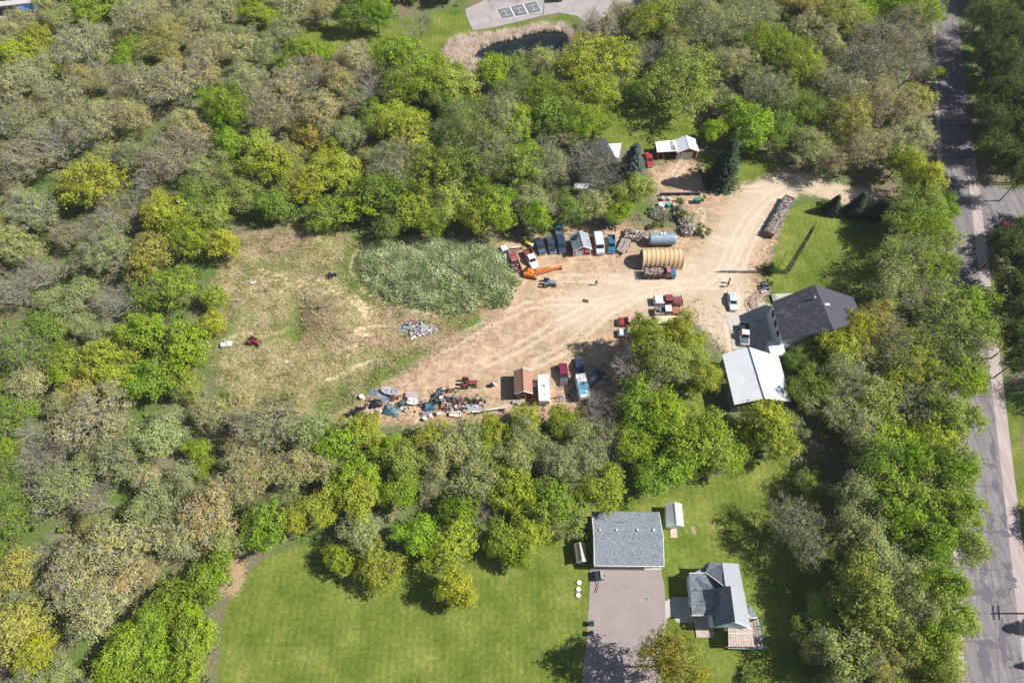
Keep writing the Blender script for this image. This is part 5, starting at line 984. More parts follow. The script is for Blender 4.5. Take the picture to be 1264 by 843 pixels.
# tractors and machines
def tractor(name, label, c, rz, body, L=3.0, s=1.0, cat='tractor', canopy=False):
    p = at(*c); t = thing(name, label, cat, (p.x, p.y, gh(p.x, p.y)), rz); k = s
    b = MB(); b.loft([ring8(-.5*k, .32*k, .55*k, 1.05*k, .08), ring8(.3*k, .33*k, .5*k, 1.15*k, .1), ring8(1.3*k, .28*k, .5*k, 1.05*k, .1), ring8(1.45*k, .22*k, .6*k, .9*k, .06)]); b.build('body', body, t)
    b = MB(); b.cbox((-.7*k, 0, .95*k), (.45*k, .5*k, .12*k), .04); b.box((-.92*k, 0, 1.15*k), (.08*k, .5*k, .4*k)); b.build('seat', BLACK, t)
    b = MB(); b.tube((-.1*k, 0, 1.1*k), (-.25*k, 0, 1.4*k), .03*k)
    for i in range(8): a = 2*math.pi*i/8; a2 = a+math.pi/4; b.tube((-.27*k, math.cos(a)*.2*k, 1.4*k+math.sin(a)*.06*k), (-.27*k, math.cos(a2)*.2*k, 1.4*k+math.sin(a2)*.06*k), .02*k, n=4)
    b.build('steering_wheel', BLACK, t); b = MB(); b.tube((.8*k, .12*k, 1.1*k), (.8*k, .12*k, 1.75*k), .045*k); b.build('exhaust', BLACK, t)
    for sy in (-1, 1):
        wheel(t, -.65*k, sy*.72*k, .62*k, .32*k); wheel(t, 1.1*k, sy*.5*k, .34*k, .18*k)
        b = MB(); b.cbox((-.65*k, sy*.72*k, 1.3*k), (.9*k, .34*k, .08*k), .03); b.build('fender', body, t)
    if canopy:
        b = MB(); b.cbox((-.5*k, 0, 2.1*k), (1.3*k, 1.2*k, .1*k), .04); b.build('canopy', body, t); b = MB()
        for a in (-1, 1):
            for d in (-1, 1): b.tube((-.5*k+a*.5*k, d*.5*k, .9*k), (-.5*k+a*.5*k, d*.5*k, 2.1*k), .03*k, n=4)
        b.build('canopy_post', BLACK, t)
    return t
tractor('tractor', 'grey and black tractor with low hood right of and below the orange crane', (678,352), R(-8), paint('tractor_grey', (.20, .24, .27)), s=1.05)
tractor('red_tractor', 'small dark red tractor alone at the left side of the meadow', (315,424), R(-25), paint('dark_red', (.26, .03, .05)), s=.95)
tractor('quad_bike', 'small black quad bike on the tracks in the upper meadow', (411,343), R(20), BLKP, s=.7, cat='quad')
tractor('junk_tractor', 'red tractor standing above the long junk row, shadow below it', (579,475), R(-3), ORED, s=1.15)
# yellow machine
t = thing('yellow_machine', 'small yellow machine on white wheels left of the first navy sedan', 'machine', (*at(652,303).xy, 0), R(-35))
b = MB(); b.cbox((0, 0, .7), (1.7, .6, .6), .1); b.build('body', YEL, t); b = MB(); b.tube((-.6, 0, .9), (-1.3, .3, 1.9), .07); b.tube((-1.3, .3, 1.9), (-.5, .2, 2.3), .05); b.build('arm', YEL, t)
for sx, sy in ((-.5, .45), (-.5, -.45), (.8, .5), (.8, -.5)): wheel(t, sx, sy, .36, .2, TRIM)
b = MB(); b.cbox((1.0, 0, .9), (.5, .8, .4), .06); b.build('engine', DOORW, t)
# red implement frame by the dull red pickup
t = thing('hitch_frame', 'red and white hay implement frame behind the dull red pickup', 'implement', (*at(636,309).xy, 0), R(8))
b = MB(); b.tube((-1.3, 0, .7), (1.3, 0, .8), .09); b.tube((-1.1, -.5, .6), (1.1, -.5, .6), .06); b.tube((0, -.5, .6), (-.2, -3.2, .7), .07); b.build('frame', M('red_iron', (.42, .08, .06), .7, .3, 4), t)
for i in range(8): b = MB(); a = -1.2+i*.34; b.tube((a, 0, .7), (a+.05, .5, .1), .03, n=4); b.build('tine', RUST, t)
b = MB(); b.cbox((0, .1, .95), (1.9, .3, .12), .03); b.build('top_plate', DOORW, t)
for s in (-1, 1): wheel(t, s*1.35, 0, .35, .15)

# ---------------------------------------------------------------- firewood truck, wood stacks
def log(b, c, ang, ln, r, mi=0, tilt=0):
    d = Vector((math.cos(ang)*math.cos(tilt), math.sin(ang)*math.cos(tilt), math.sin(tilt)))*ln/2; c = Vector(c); b.tube(c-d, c+d, r, r*random.uniform(.8, 1), 6, mi)
SPLIT = [M('split_wood', (.36, .28, .245), .9, .35, 6), M('split_wood_grey', (.30, .265, .255), .9, .35, 6), M('bark_wood', (.12, .09, .075), .9, .3, 6), M('pale_wood', (.56, .48, .43), .9, .25, 6)]
t = thing('firewood_truck', 'stake truck heaped with firewood, blue nose right, below the arched shelter', 'truck', (*at(813.5,340.2).xy, 0), R(0)); L = 6.9
b = MB(); b.box((0, 0, .62), (L-.6, .7, .22)); b.build('chassis', BLACK, t); b = MB(); b.box((-1.2, 0, .98), (4.3, 2.1, .14)); b.build('bed', WOODB, t)
for s in (-1, 1):
    for z in (1.2, 1.5, 1.8): b = MB(); b.box((-1.2, s*1.06, z), (4.3, .05, .17)); b.build('slat', M('maroon_board', (.20, .09, .09), .8, .3, 4), t)
    for i in range(6): b = MB(); b.box((-3.3+i*.84, s*1.1, 1.45), (.07, .07, 1.0)); b.build('stake', WOODB, t)
for x in (-3.38, .98):
    for z in (1.2, 1.5, 1.8): b = MB(); b.box((x, 0, z), (.05, 2.1, .17)); b.build('slat', WOODB, t)
b = MB()
for i in range(190):
    x = random.uniform(-3.2, .8); y = random.uniform(-.95, .95); z = 1.1+random.random()*.75*(1.15-abs(y)*.6); log(b, (x, y, z), random.uniform(0, 3.1), random.uniform(.38, .55), random.uniform(.07, .13), random.choice((0, 0, 1, 3, 3, 2)), random.uniform(-.3, .3))
o = b.build('firewood', SPLIT, t); o['kind'] = 'stuff'
PK = M('faded_pink_red', (.42, .15, .19), .55, .2, 3)
b = MB(); b.loft([ring8(1.12, .95, .7, 1.5), ring8(2.35, .95, .7, 1.5)]); b.build('body', PK, t); cabin(t, 1.15, 2.35, .92, 1.45, 2.25, .08, .35, PK)
b = MB(); b.loft([ring8(2.35, .9, .6, 1.42), ring8(3.1, .84, .6, 1.36), ring8(3.4, .74, .65, 1.2)]); b.build('hood', BLUE, t)
for sx in (-2.3, -1.4, 2.75):
    for s in (-1, 1): wheel(t, sx, s*.92, .45, .28)
for s in (-1, 1): b = MB(); b.cyl((3.42, s*.6, .95), .12, .08, 10, 'X'); b.build('headlight', CHROME, t); b = MB(); b.cbox((2.75, s*.95, .98), (1.0, .34, .16), .06); b.build('fender', BGR, t)

def stack(name, label, cat, a, b_, w, h, n, ln=.45, base=None, r=.1):
    loc, rz, L = heading(a, b_); t = thing(name, label, cat, loc, rz); b = MB()
    for i in range(n):
        u = random.uniform(-.5, .5)*L; v = random.uniform(-.5, .5)*w; z = r+random.random()**.6*h*(1-.35*abs(2*v/w)**3)
        log(b, (u, v, z), math.pi/2+random.gauss(0, .22) if base == 'neat' else random.uniform(0, 3.1), ln*random.uniform(.8, 1.15), r*random.uniform(.7, 1.25), random.choice((0, 0, 1, 1, 2, 3)), random.gauss(0, .08 if base == 'neat' else .3))
    o = b.build('logs', SPLIT, t); o['kind'] = 'stuff'; return t, L
t, L = stack('firewood_stack', 'long neat stack of split firewood at the right edge of the sandy drive', 'firewood', (972,248.5), (947,292), 2.1, 1.5, 1500, .5, 'neat', .1)
b = MB(); b.cbox((0, 0, .75), (L-.3, 1.7, 1.4), .2); b.build('stack_core', SPLIT[1], t)
for s in (-1, 1): b = MB(); b.box((s*(L/2+.1), 0, .8), (.12, 2.2, 1.6)); b.build('end_board', WOODB if s > 0 else WOODG, t)
stack('wood_pile', 'loose heap of split logs running down from the teal barrel', 'firewood', (835,258), (846,277), 3.0, .9, 320, .6, None, .12)
stack('slab_pile', 'dark heap of rusty timber at the foot of the log pile', 'timber', (842,285), (853,287), 2.2, 1.3, 130, 1.6, None, .09)
stack('brush_pile', 'grey heap of brush and logs behind the storage tank', 'brushwood', (803,261), (824,270), 3.2, .8, 180, 1.0, None, .07)
t, L = stack('trailer_load', 'flat trailer of pale split logs left of the storage tank', 'firewood', (771,291), (795,294), 2.6, 1.0, 230, .6, None, .13)
b = MB(); b.box((0, 0, .25), (L+.6, 2.4, .16)); b.build('trailer_bed', WOODG, t)
stack('log_row', 'long low row of grey logs at the wood edge above the pale van', 'logs', (728,273.5), (762,279), 1.6, .8, 150, 1.8, None, .13)
# weathered plank trailer
loc, rz, L = heading((774,295), (765,315.5)); t = thing('plank_trailer', 'weathered plank trailer with its drawbar towards the yard, right of blue pickup', 'trailer', loc, rz)
for i in range(9): b = MB(); b.box((random.uniform(-.1, .1), -.95+i*.235, .72+random.uniform(-.02, .02)), (4.0+random.uniform(-.4, .3), .2, .06), random.uniform(-.02, .02)); b.build('plank', WOODG, t)
b = MB(); b.box((0, .5, .6), (4.1, .1, .14)); b.box((0, -.5, .6), (4.1, .1, .14)); b.tube((2.0, .5, .55), (3.3, 0, .5), .05); b.tube((2.0, -.5, .55), (3.3, 0, .5), .05); b.build('frame', BLACK, t)
for x in (-.9, .9):
    for s in (-1, 1): wheel(t, x, s*1.1, .36, .2)
for i in range(5): b = MB(); b.tube((random.uniform(-1.5, .5), random.uniform(-.8, .8), .85), (random.uniform(.4, 1.9), random.uniform(-.8, .8), .9), .05, n=5); b.build('pole', WOODG, t)
# long dark rail with barrels
t = thing('timber_wall', 'long dark timber retaining rail behind the barrels by the sandy drive', 'retaining wall', (*at(839,241).xy, 0), R(1))
for z in (.15, .42, .69): b = MB(); b.box((0, 0, z), (9.4, .22, .25)); b.build('timber', M('tarred_timber', (.07, .06, .065), .9, .3, 4), t)
for i in range(5): b = MB(); b.box((-4.4+i*2.2, -.18, .45), (.16, .14, .9)); b.build('post', WOODB, t)
def barrel(label, c, col, r=.42, h=1.0, group='barrels and tubs below the dark timber rail'):
    p = at(*c); t = thing('barrel', label, 'barrel', (p.x, p.y, 0), 0, group); b = MB()
    b.loft([[(math.cos(2*math.pi*j/16)*r*k, math.sin(2*math.pi*j/16)*r*k, z*h) for j in range(16)] for k, z in ((.93, 0), (1, .08), (1.03, .33), (1, .36), (1.03, .66), (1, .69), (.98, .97), (1.0, 1.0), (.9, 1.0), (.9, .96))]); b.build('drum', col, t)
    b = MB(); b.cyl((r*.5, 0, h*.97), .06, .05, 8); b.build('bung', BLACK, t); return t
barrel('teal barrel, brightest thing in the clutter below the dark rail', (824,255), M('teal_plastic', (.06, .38, .36), .5, .15, 4), .5)
barrel('pale grey tub left of the teal barrel', (816,255), M('pale_plastic', (.5, .5, .55), .6, .2, 4), .75, .8)
barrel('reddish tub right of the teal barrel', (833.5,255), M('pink_rust', (.42, .27, .26), .8, .3, 4), .75, .7)
barrel('brown barrel behind the reddish tub', (841,251), M('brown_rust', (.24, .13, .12), .8, .3, 4), .6, .7)
barrel('pale drum behind the teal barrel, against the rail', (826,247), M('pale_plastic', (.5, .5, .5)), .4, .8)
barrel('pale drum leaning at the left end of the rail', (818,247), M('grey_drum', (.45, .43, .47), .6, .3, 4), .45, .8)
t = thing('green_bin', 'dark green cart standing at the right end of the dark timber rail', 'cart', (*at(860,250).xy, 0), R(4)); b = MB(); b.cbox((0, 0, .75), (1.3, 1.0, .9), .08); b.build('body', DKGR, t); b = MB(); b.cbox((0, .05, 1.25), (1.4, 1.05, .08), .03); b.build('lid', GREENP, t)
for s in (-1, 1): wheel(t, .4, s*.5, .28, .12)
# ---------------------------------------------------------------- junk row and small things
def drape(b, L, Wd, H, n=9, mi=0, seed=0, rough=.12):
    """crumpled cover over something low: a lumpy closed sheet"""
    rr = random.Random(seed); vs = []; 
    for i in range(n+1):
        for j in range(n+1):
            u, v = i/n*2-1, j/n*2-1; e = max(abs(u), abs(v)); z = H*(1-e**4)*(.75+.25*math.cos(u*3+seed)*math.cos(v*2.3)) + rr.uniform(-rough, rough)*H*(1-e)
            vs.append((u*L/2*(1+rr.uniform(-.06, .06)*(e > .9)), v*Wd/2*(1+rr.uniform(-.1, .1)*(e > .9)), max(z, .01)))
    m = n+1; b.add(vs, [(i*m+j, (i+1)*m+j, (i+1)*m+j+1, i*m+j+1) for i in range(n) for j in range(n)], mi)
def put(name, label, cat, c, rz=0, group=None): p = at(*c); return thing(name, label, cat, (p.x, p.y, gh(p.x, p.y)), R(rz), group)
JG = 'junk laid out along the south edge of the yard'
TARPB = M('pale_blue_tarp', (.16, .20, .24), .6, .3, 1.5, dirt=(.38, .38, .36)); TARPK = M('black_tarp', (.02, .022, .03), .5, .4, 2); TARPT = M('teal_white_tarp', (.07, .14, .17), .6, .6, 3, dirt=(.34, .40, .43)); TARPG = M('grey_tarp', (.30, .33, .38), .7, .3, 2)
def tarp(label, c, rz, L, Wd, H, m, seed):
    t = put('tarp_heap', label, 'tarp', c, rz, JG); b = MB(); drape(b, L, Wd, H, 10, 0, seed); b.build('tarp', m, t, True)
    rr = random.Random(seed); b = MB()
    for i in range(4): b.cbox((rr.uniform(-.45, .45)*L, rr.uniform(-.4, .4)*Wd, H*.75), (rr.uniform(.2, .5), rr.uniform(.1, .3), rr.uniform(.1, .3)), .02, rr.uniform(0, 3), i % 2)
    b.build('weight', [BLACK, WOODG], t); return t
tarp('pale blue tarp lying flat below the grey covered boat', (468,485.5), -12, 3.9, 1.6, .16, TARPB, 3)
tarp('second pale blue tarp spread lower beside the black tarp mound', (476,493), -10, 2.6, 1.6, .18, TARPB, 4)
tarp('rounded black tarp mound with a brown plank leaning on its left', (463,498.5), 12, 2.4, 1.8, 1.1, TARPK, 5)
tarp('large teal and white tarp heap at the bottom edge of junk row', (483,507.5), -15, 3.4, 2.1, .9, TARPT, 6)
tarp('black tarp heap stretched between the white boat and teal tarp', (496,498), 35, 2.6, 1.2, .8, M('black_blue_tarp', (.05, .05, .075), .5, .6, 2, dirt=(.25, .25, .28)), 7)
tarp('bright blue tarp heap left of the white appliances', (529.5,502), 10, 2.4, 1.9, 1.0, M('bright_blue_tarp', (.025, .08, .13), .5, .6, 2.5, dirt=(.10, .20, .26)), 8)
tarp('grey blue sheet lying flat at the right end of the junk row', (583,503), 0, 2.4, 1.3, .12, M('grey_blue_sheet', (.33, .36, .46), .7, .2, 2), 9)
tarp('brown canvas laid between blue tarp and black mound', (457,494), 30, 2.0, 1.1, .35, M('brown_canvas', (.26, .16, .11), .9, .3, 2), 10)
tarp('pink grey blanket heap below the junk machinery', (555,504.5), -20, 1.8, .9, .35, M('pink_grey', (.36, .28, .30), .9, .3, 3), 11)
tarp('mauve rug heap lowest in the middle of the junk row', (526,511), 5, 2.6, 1.1, .3, M('mauve_rug', (.28, .22, .24), .9, .4, 3), 12)
def boat(label, c, rz, L, Wd, m, inside):
    t = put('boat', label, 'boat', c, rz, JG); b = MB(); rs = []
    for x, w, z0 in ((-L/2, .75, .15), (-L*.25, 1, .05), (L*.15, .95, .05), (L*.38, .6, .15), (L/2, .08, .4)): rs.append([(x, -Wd/2*w, .75), (x, -Wd/2*w*.8, .25+z0), (x, 0, z0), (x, Wd/2*w*.8, .25+z0), (x, Wd/2*w, .75), (x, Wd/2*w*.8, .72), (x, 0, .38), (x, -Wd/2*w*.8, .72)])
    b.loft(rs); b.build('hull', m, t)
    for x in (-L*.25, L*.08): b = MB(); b.box((x, 0, .62), (.3, Wd*.86, .06)); b.build('seat', inside, t)
    return t
boat('grey boat under a cover, pointed left, topmost at the left of junk row', (480.5,484), 168, 3.2, 1.7, GREYC, TARPG)
boat('white boat lying on the ground in the middle of the junk row', (511.5,497), -6, 2.7, 1.5, M('aged_white', (.60, .57, .52), .7, .25, 2), DOORW)
t = put('plank_table', 'pink grey plank table directly above the white boat', 'table', (509.5,489), -3, JG)
for i in range(5): b = MB(); b.box((0, -.5+i*.25, .75), (2.5, .23, .06)); b.build('plank', M('pink_plank', (.46, .36, .35), .85, .3, 4), t)
for sx in (-1, 1):
    for sy in (-1, 1): b = MB(); b.box((sx*1.1, sy*.45, .36), (.09, .09, .72)); b.build('leg', WOODB, t)
def tyres(label, c, spots, group=JG):
    t = put('tyre_pile', label, 'tyres', c, 0, group)
    for (x, y, z, tilt) in spots:
        b = MB(); n, m = 14, 6; vs = []
        for i in range(n):
            A = 2*math.pi*i/n
            for j in range(m): B = 2*math.pi*j/m; rr = .27+.11*math.cos(B); vs.append((math.cos(A)*rr, math.sin(A)*rr, .11*math.sin(B)))
        fs = [(i*m+j, ((i+1) % n)*m+j, ((i+1) % n)*m+(j+1) % m, i*m+(j+1) % m) for i in range(n) for j in range(m)]
        b.add(vs, fs, mat=Matrix.Translation((x, y, z)) @ Matrix.Rotation(tilt, 4, 'X')); b.build('tyre', BLACK, t)
    return t
tyres('big spread heap of black tyres at the left end of the junk row', (442,508.5), [(random.uniform(-1.4, 1.4), random.uniform(-.8, .8), .12+.22*(i % 3), random.uniform(-.7, .7)) for i in range(17)])
tyres('small heap of tyres, leftmost of all the junk', (429.5,513), [(random.uniform(-.5, .5), random.uniform(-.3, .3), .12+.2*(i % 3), random.uniform(-.4, .6)) for i in range(6)])
tyres('three black tyres below the black tarp mound', (464,512.5), [(-.4, 0, .12, .1), (.3, .1, .12, 0), (0, .1, .34, .3)])
def drum(label, c, col, s=1): t = barrel(label, c, col, .4*s, .9*s, JG); return t
drum('white drum in the grass left of the brown canvas', (447.5,491.5), WHITE, 1.1); drum('small white drum below the red tractor junk', (563,503), WHITE, .7); drum('small rusty drum beside the teal tarp heap', (471,500), RUST, .8); drum('black drum left of the brown shed', (606.5,476.5), BLACK, .9); drum('white drum right beside the black drum', (611,475.5), M('drum_white', (.6, .6, .58), .6, .2, 3), .8); drum('white drum at the very bottom of the junk row', (525,518), WHITE, .9)
def boxes(name, label, cat, c, rz, items, mats, group=JG):
    t = put(name, label, cat, c, rz, group)
    for nm, x, y, z, dx, dy, dz, mi in items: b = MB(); b.cbox((x, y, z+dz/2), (dx, dy, dz), .04, random.uniform(-.15, .15)); b.build(nm, mats[mi], t)
    return t
boxes('appliances', 'white washing machines standing in the junk row', 'appliances', (545,495), 10, [('cabinet', 0, .5, 0, .7, .7, .9, 0), ('cabinet', .35, -.5, 0, .7, .65, .9, 0), ('control_panel', 0, .75, .9, .7, .15, .15, 1), ('lid', .35, -.5, .9, .5, .5, .03, 1), ('hose_box', -.8, .1, 0, .6, .5, .5, 1)], [DOORW, BLACK])
boxes('pallet', 'pale pallet with a white board beside the three tyres', 'pallet', (455,509), -5, [('board', 0, -.5+i*.25, .12, 1.6, .16, .04, 0) for i in range(5)]+[('runner', -.6, 0, 0, .12, 1.1, .1, 0), ('runner', .6, 0, 0, .12, 1.1, .1, 0)], [M('pale_wood', (.6, .55, .5))])
boxes('crates', 'crates of scrap in the middle of the junk row', 'crates', (537,512), 20, [('crate', -.8, 0, 0, .6, .6, .5, 0), ('crate', 0, .1, 0, .5, .6, .4, 1), ('crate', .7, -.1, 0, .7, .5, .5, 0), ('scrap', .1, .1, .4, .3, .4, .2, 2)], [WHITE, BLACK, RUST])
boxes('scrap_table', 'pile of brown boards and boxes below the brown shed', 'boards', (641.5,499), 15, [('board', 0, 0, .1+.1*i, 2.2-.3*i, .5, .06, i % 3) for i in range(5)]+[('box', -.9, .6, 0, .7, .6, .5, 1), ('box', .8, -.4, 0, .6, .5, .5, 2)], [WOODG, GREYC, BLACK], None)
boxes('white_cabinet', 'white cabinet between the brown shed and the white camper', 'cabinet', (660.5,477.5), 0, [('body', 0, 0, 0, .9, 1.0, 1.1, 0), ('door', 0, -.52, .1, .7, .04, .9, 1), ('top_panel', 0, 0, 1.1, .6, .7, .05, 1)], [WHITE, GREYC], None)
boxes('white_sheet_pile', 'white sheet metal lying in grass left of the red pickup rows', 'sheet metal', (627,349), 10, [('sheet', 0, 0, 0, .8, .8, .08, 0), ('sheet', .1, .1, .08, .6, .7, .05, 0)], [WHITE], None)
boxes('bee_boxes', 'white box and frame at the left edge of the meadow', 'boxes', (280,427), 10, [('box', -.5, 0, 0, .9, .8, .7, 0), ('box', .6, .1, 0, .8, .8, .5, 0), ('lid', -.5, 0, .7, 1.0, .9, .06, 1), ('panel', .5, .6, 0, 1.4, .3, .6, 1)], [WHITE, SILV], None)
boxes('broken_slab', 'patch of broken white boards in the upper left meadow', 'boards', (309,352), 20, [('board', random.uniform(-.8, .8), random.uniform(-.6, .6), .02+.04*i, random.uniform(.6, 1.2), random.uniform(.2, .5), .05, i % 2) for i in range(7)], [M('old_white_board', (.58, .55, .55), .9, .2, 3), WOODG], None)
boxes('stump', 'dark stump and scrap in the left meadow above the red tractor', 'stump', (331,362), 0, [('block', 0, 0, 0, .5, .8, .6, 0), ('block', .1, -.8, 0, .5, .4, .4, 0)], [BARK], None)
boxes('scrap_block', 'dark scrap block right of centre in the meadow hollow', 'scrap', (399,386), 30, [('block', 0, 0, 0, .9, .7, .5, 0), ('block', .8, -.5, 0, .5, .5, .3, 0)], [BARK], None)
boxes('red_block', 'small red machine part lying alone in the sandy yard', 'machine part', (724,372), -10, [('casting', 0, 0, 0, .9, .5, .35, 0), ('cap', .1, 0, .35, .3, .3, .2, 1), ('flange', -.5, .1, 0, .3, .6, .25, 1)], [M('red_rust', (.34, .15, .10), .8, .3, 4), RUST], None)
boxes('hvac_units', 'pair of dark metal units at the top of the porch ramp', 'units', (943.5,356), -3, [('unit', -.0, .45, 0, 1.5, .6, .9, 0), ('unit', 0, -.4, 0, 1.5, .6, .9, 0), ('lid', 0, .45, .9, 1.3, .4, .05, 1), ('lid', 0, -.4, .9, 1.3, .4, .05, 1)], [BLKP, BGR], None)
boxes('white_steps', 'white steps below the pair of dark metal units', 'steps', (942,361.5), -8, [('step', 0, .3, 0, 1.1, .35, .5, 0), ('step', 0, -.1, 0, 1.1, .35, .32, 0), ('step', 0, -.5, 0, 1.1, .35, .16, 0)], [DOORW], None)
def implement(label, c, rz, s=1.0, col=RUST, wheels=2, name='farm_implement'):
    t = put(name, label, 'implement', c, rz, JG); b = MB(); b.tube((-1.2*s, 0, .5*s), (1.2*s, 0, .55*s), .07*s); b.tube((-1*s, -.5*s, .45*s), (1*s, -.5*s, .45*s), .06*s); b.tube((0, 0, .5*s), (.3*s, 1.3*s, .4*s), .06*s)
    for x in (-.8, 0, .8): b.tube((x*s, 0, .5*s), (x*s, -.5*s, .45*s), .05*s)
    b.build('frame', col, t)
    for i in range(6): b = MB(); a = (-1+i*.4)*s; b.cyl((a, -.55*s, .28*s), .26*s, .03, 10, 'X'); b.build('disc', STEEL if i % 2 else BLACK, t)
    for k in range(wheels): wheel(t, (-1.3+2.6*k)*s, 0, .32*s, .16)
    b = MB(); b.cbox((.1*s, -.1*s, .7*s), (.7*s, .4*s, .35*s), .05); b.build('seed_box', col, t); return t
implement('blue grey machine standing upright above the bright blue tarp heap', (538.5,489), 58, 1.3, paint('machine_blue', (.06, .11, .15), (.14, .13, .12)))
implement('small black implement alone above the junk row, left of red tractor', (553,482), 8, .8, BLACK)
implement('salmon red implement right of the blue grey machine', (551,489.5), -12, .8, M('salmon', (.50, .22, .17), .8, .2, 4))
implement('dark blue and rust implement in the thick of the junk row', (560,492.5), -8, 1.1, BGR)
implement('maroon implement at the centre right of the junk row', (567,496), 6, 1.0, MAROON)
implement('black harrow at the far right of the junk row', (586,494.5), -4, 1.0, BLACK)
implement('rusty implement next to the right of the white boat', (519.5,498.5), -30, .8, RUST)
implement('mauve grey implement below the dark blue one', (567,502), 15, .9, M('mauve_iron', (.30, .22, .26), .8, .3, 4))
implement('brown implement with black discs below the appliances', (549,503.5), -25, .8, RUST)
def mower(label, c, rz, col): return tractor('lawn_mower', label, c, R(rz), col, s=.62, cat='mower')
mower('black mower at the left of the white appliances', (539,497.5), 0, BLKP); mower('rusty mower right above the brown canvas pair of drums', (487,492), 10, RUST); mower('dark mower in the shade right of the two campers', (741,462), 20, BGR)
t = put('long_pipe', 'long white pole lying along the leaves right of the junk row', 'pole', (606,509), 5, JG); b = MB(); b.tube((-3.6, 0, .9), (3.4, .4, 1.0), .14, n=8); b.build('shaft', WHITE, t); b = MB(); b.box((-2.4, .05, .42), (.5, .5, .84)); b.box((2.4, .3, .45), (.5, .5, .86)); b.build('support', WOODG, t)
boxes('white_sofa', 'pale sofa half under the leaves at the bottom of the junk row', 'sofa', (562,513), -8, [('seat', 0, 0, 0, 2.0, .8, .45, 0), ('backrest', 0, .4, .45, 2.0, .22, .45, 0), ('armrest', -1.05, 0, 0, .2, .9, .65, 0), ('armrest', 1.05, 0, 0, .2, .9, .65, 0)], [M('pale_fabric', (.6, .57, .5), .9, .15, 3)])
boxes('scrap_metal', 'grey blue sheets and frames in tree shade right of the tarped camper', 'scrap', (733,466), 25, [('sheet', random.uniform(-1, 1), random.uniform(-1.2, 1.2), .1+.09*i, random.uniform(.7, 1.6), random.uniform(.4, .9), .06, i % 3) for i in range(10)], [BGR, GREYC, TARPB], None)
boxes('metal_chairs', 'pale metal frames under the leaves between the two campers', 'frames', (692,492.5), 10, [('panel', random.uniform(-.8, .8), random.uniform(-.6, .6), .2+.12*i, random.uniform(.4, 1.0), .12, .5, i % 2) for i in range(6)], [SILV, STEEL], None)
# hay or pale load on a flat trailer under the tree
t = put('flat_trailer', 'flat trailer with a pale yellow cover half hidden by the leafy tree', 'trailer', (825.6,396.5), 0); b = MB(); b.box((0, 0, .6), (5.8, 2.0, .14)); b.build('deck', WOODG, t); b = MB(); drape(b, 5.5, 1.9, .5, 10, 0, 21); o = b.build('cover', M('pale_yellow_cover', (.66, .60, .36), .7, .15, 2), t, True); o.location = (0, 0, .68)
for x in (-.6, .6):
    for s in (-1, 1): wheel(t, x, s*.95)
# scrap heap in the meadow
t = put('scrap_heap', 'heap of mixed scrap and rubbish in the meadow beside the green strip', 'scrap heap', (516,408), 5)
mats = [M('scrap_grey', (.30, .33, .35), .8, .4, 4), BLACK, M('scrap_pink', (.52, .38, .36), .8, .3, 4), M('scrap_lilac', (.30, .28, .44), .7, .3, 4), WHITE, RUST, WOODG, M('scrap_green', (.17, .24, .20), .8, .3, 4)]
b = MB(); rr = random.Random(3)
for i in range(330):
    r0 = math.sqrt(rr.random()); a = rr.uniform(0, 6.28); x, y = math.cos(a)*r0*3.2+ .6, math.sin(a)*r0*1.5; x, y = (x-1.6, y+.9) if rr.random() < .3 else (x, y-.1)
    b.cbox((x, y, .1+(1-r0)*rr.random()*.9), (rr.uniform(.15, .6), rr.uniform(.1, .4), rr.uniform(.05, .25)), .02, rr.uniform(0, 3.1), rr.choice((0, 0, 0, 1, 1, 2, 3, 4, 5, 6, 7)))
o = b.build('scrap_pieces', mats, t); o['kind'] = 'stuff'
b = MB(); b.cbox((.9, -1.1, .45), (1.3, .5, .12), .03, R(-35)); b.build('pink_panel', mats[2], t); b = MB(); b.cbox((-1.0, -1.7, .2), (1.2, .4, .14), .03, R(35)); b.build('white_panel', WHITE, t); b = MB(); drape(b, 3.4, .9, .7, 8, 0, 9); o = b.build('grey_tarp', TARPG, t, True); o.location = (-1.8, .8, 0)
b = MB(); drape(b, 2.4, 1.5, 1.0, 8, 0, 15); o = b.build('rubbish_bag', mats[0], t, True); o.location = (1.2, .2, 0)

b = MB(); rr = random.Random(12)
for i in range(260):
    px_, py_ = rr.uniform(432, 600), rr.gauss(500, 7); p = at(px_, py_); b.cbox((p.x, p.y, .1), (rr.uniform(.1, .7), rr.uniform(.08, .3), rr.uniform(.06, .3)), .02, rr.uniform(0, 3.1), rr.choice((0, 1, 1, 1, 5, 5, 6, 6, 2, 4, 7)))
for i in range(110):
    px_, py_ = rr.uniform(690, 770), rr.gauss(470, 12); p = at(px_, py_); b.cbox((p.x, p.y, .1), (rr.uniform(.1, .8), rr.uniform(.08, .3), rr.uniform(.06, .3)), .02, rr.uniform(0, 3.1), rr.choice((0, 1, 1, 5, 6, 6, 2, 7)))
for i in range(60):
    px_, py_ = rr.uniform(655, 800), rr.gauss(291, 6); p = at(px_, py_); b.cbox((p.x, p.y, .08), (rr.uniform(.1, .8), rr.uniform(.08, .2), rr.uniform(.06, .2)), .02, rr.uniform(0, 3.1), rr.choice((0, 1, 5, 6, 6, 2)))
o = b.build('scrap_litter', mats); tag(o, 'small scrap and offcuts strewn on the ground among the junk and old cars', 'litter', kind='stuff')

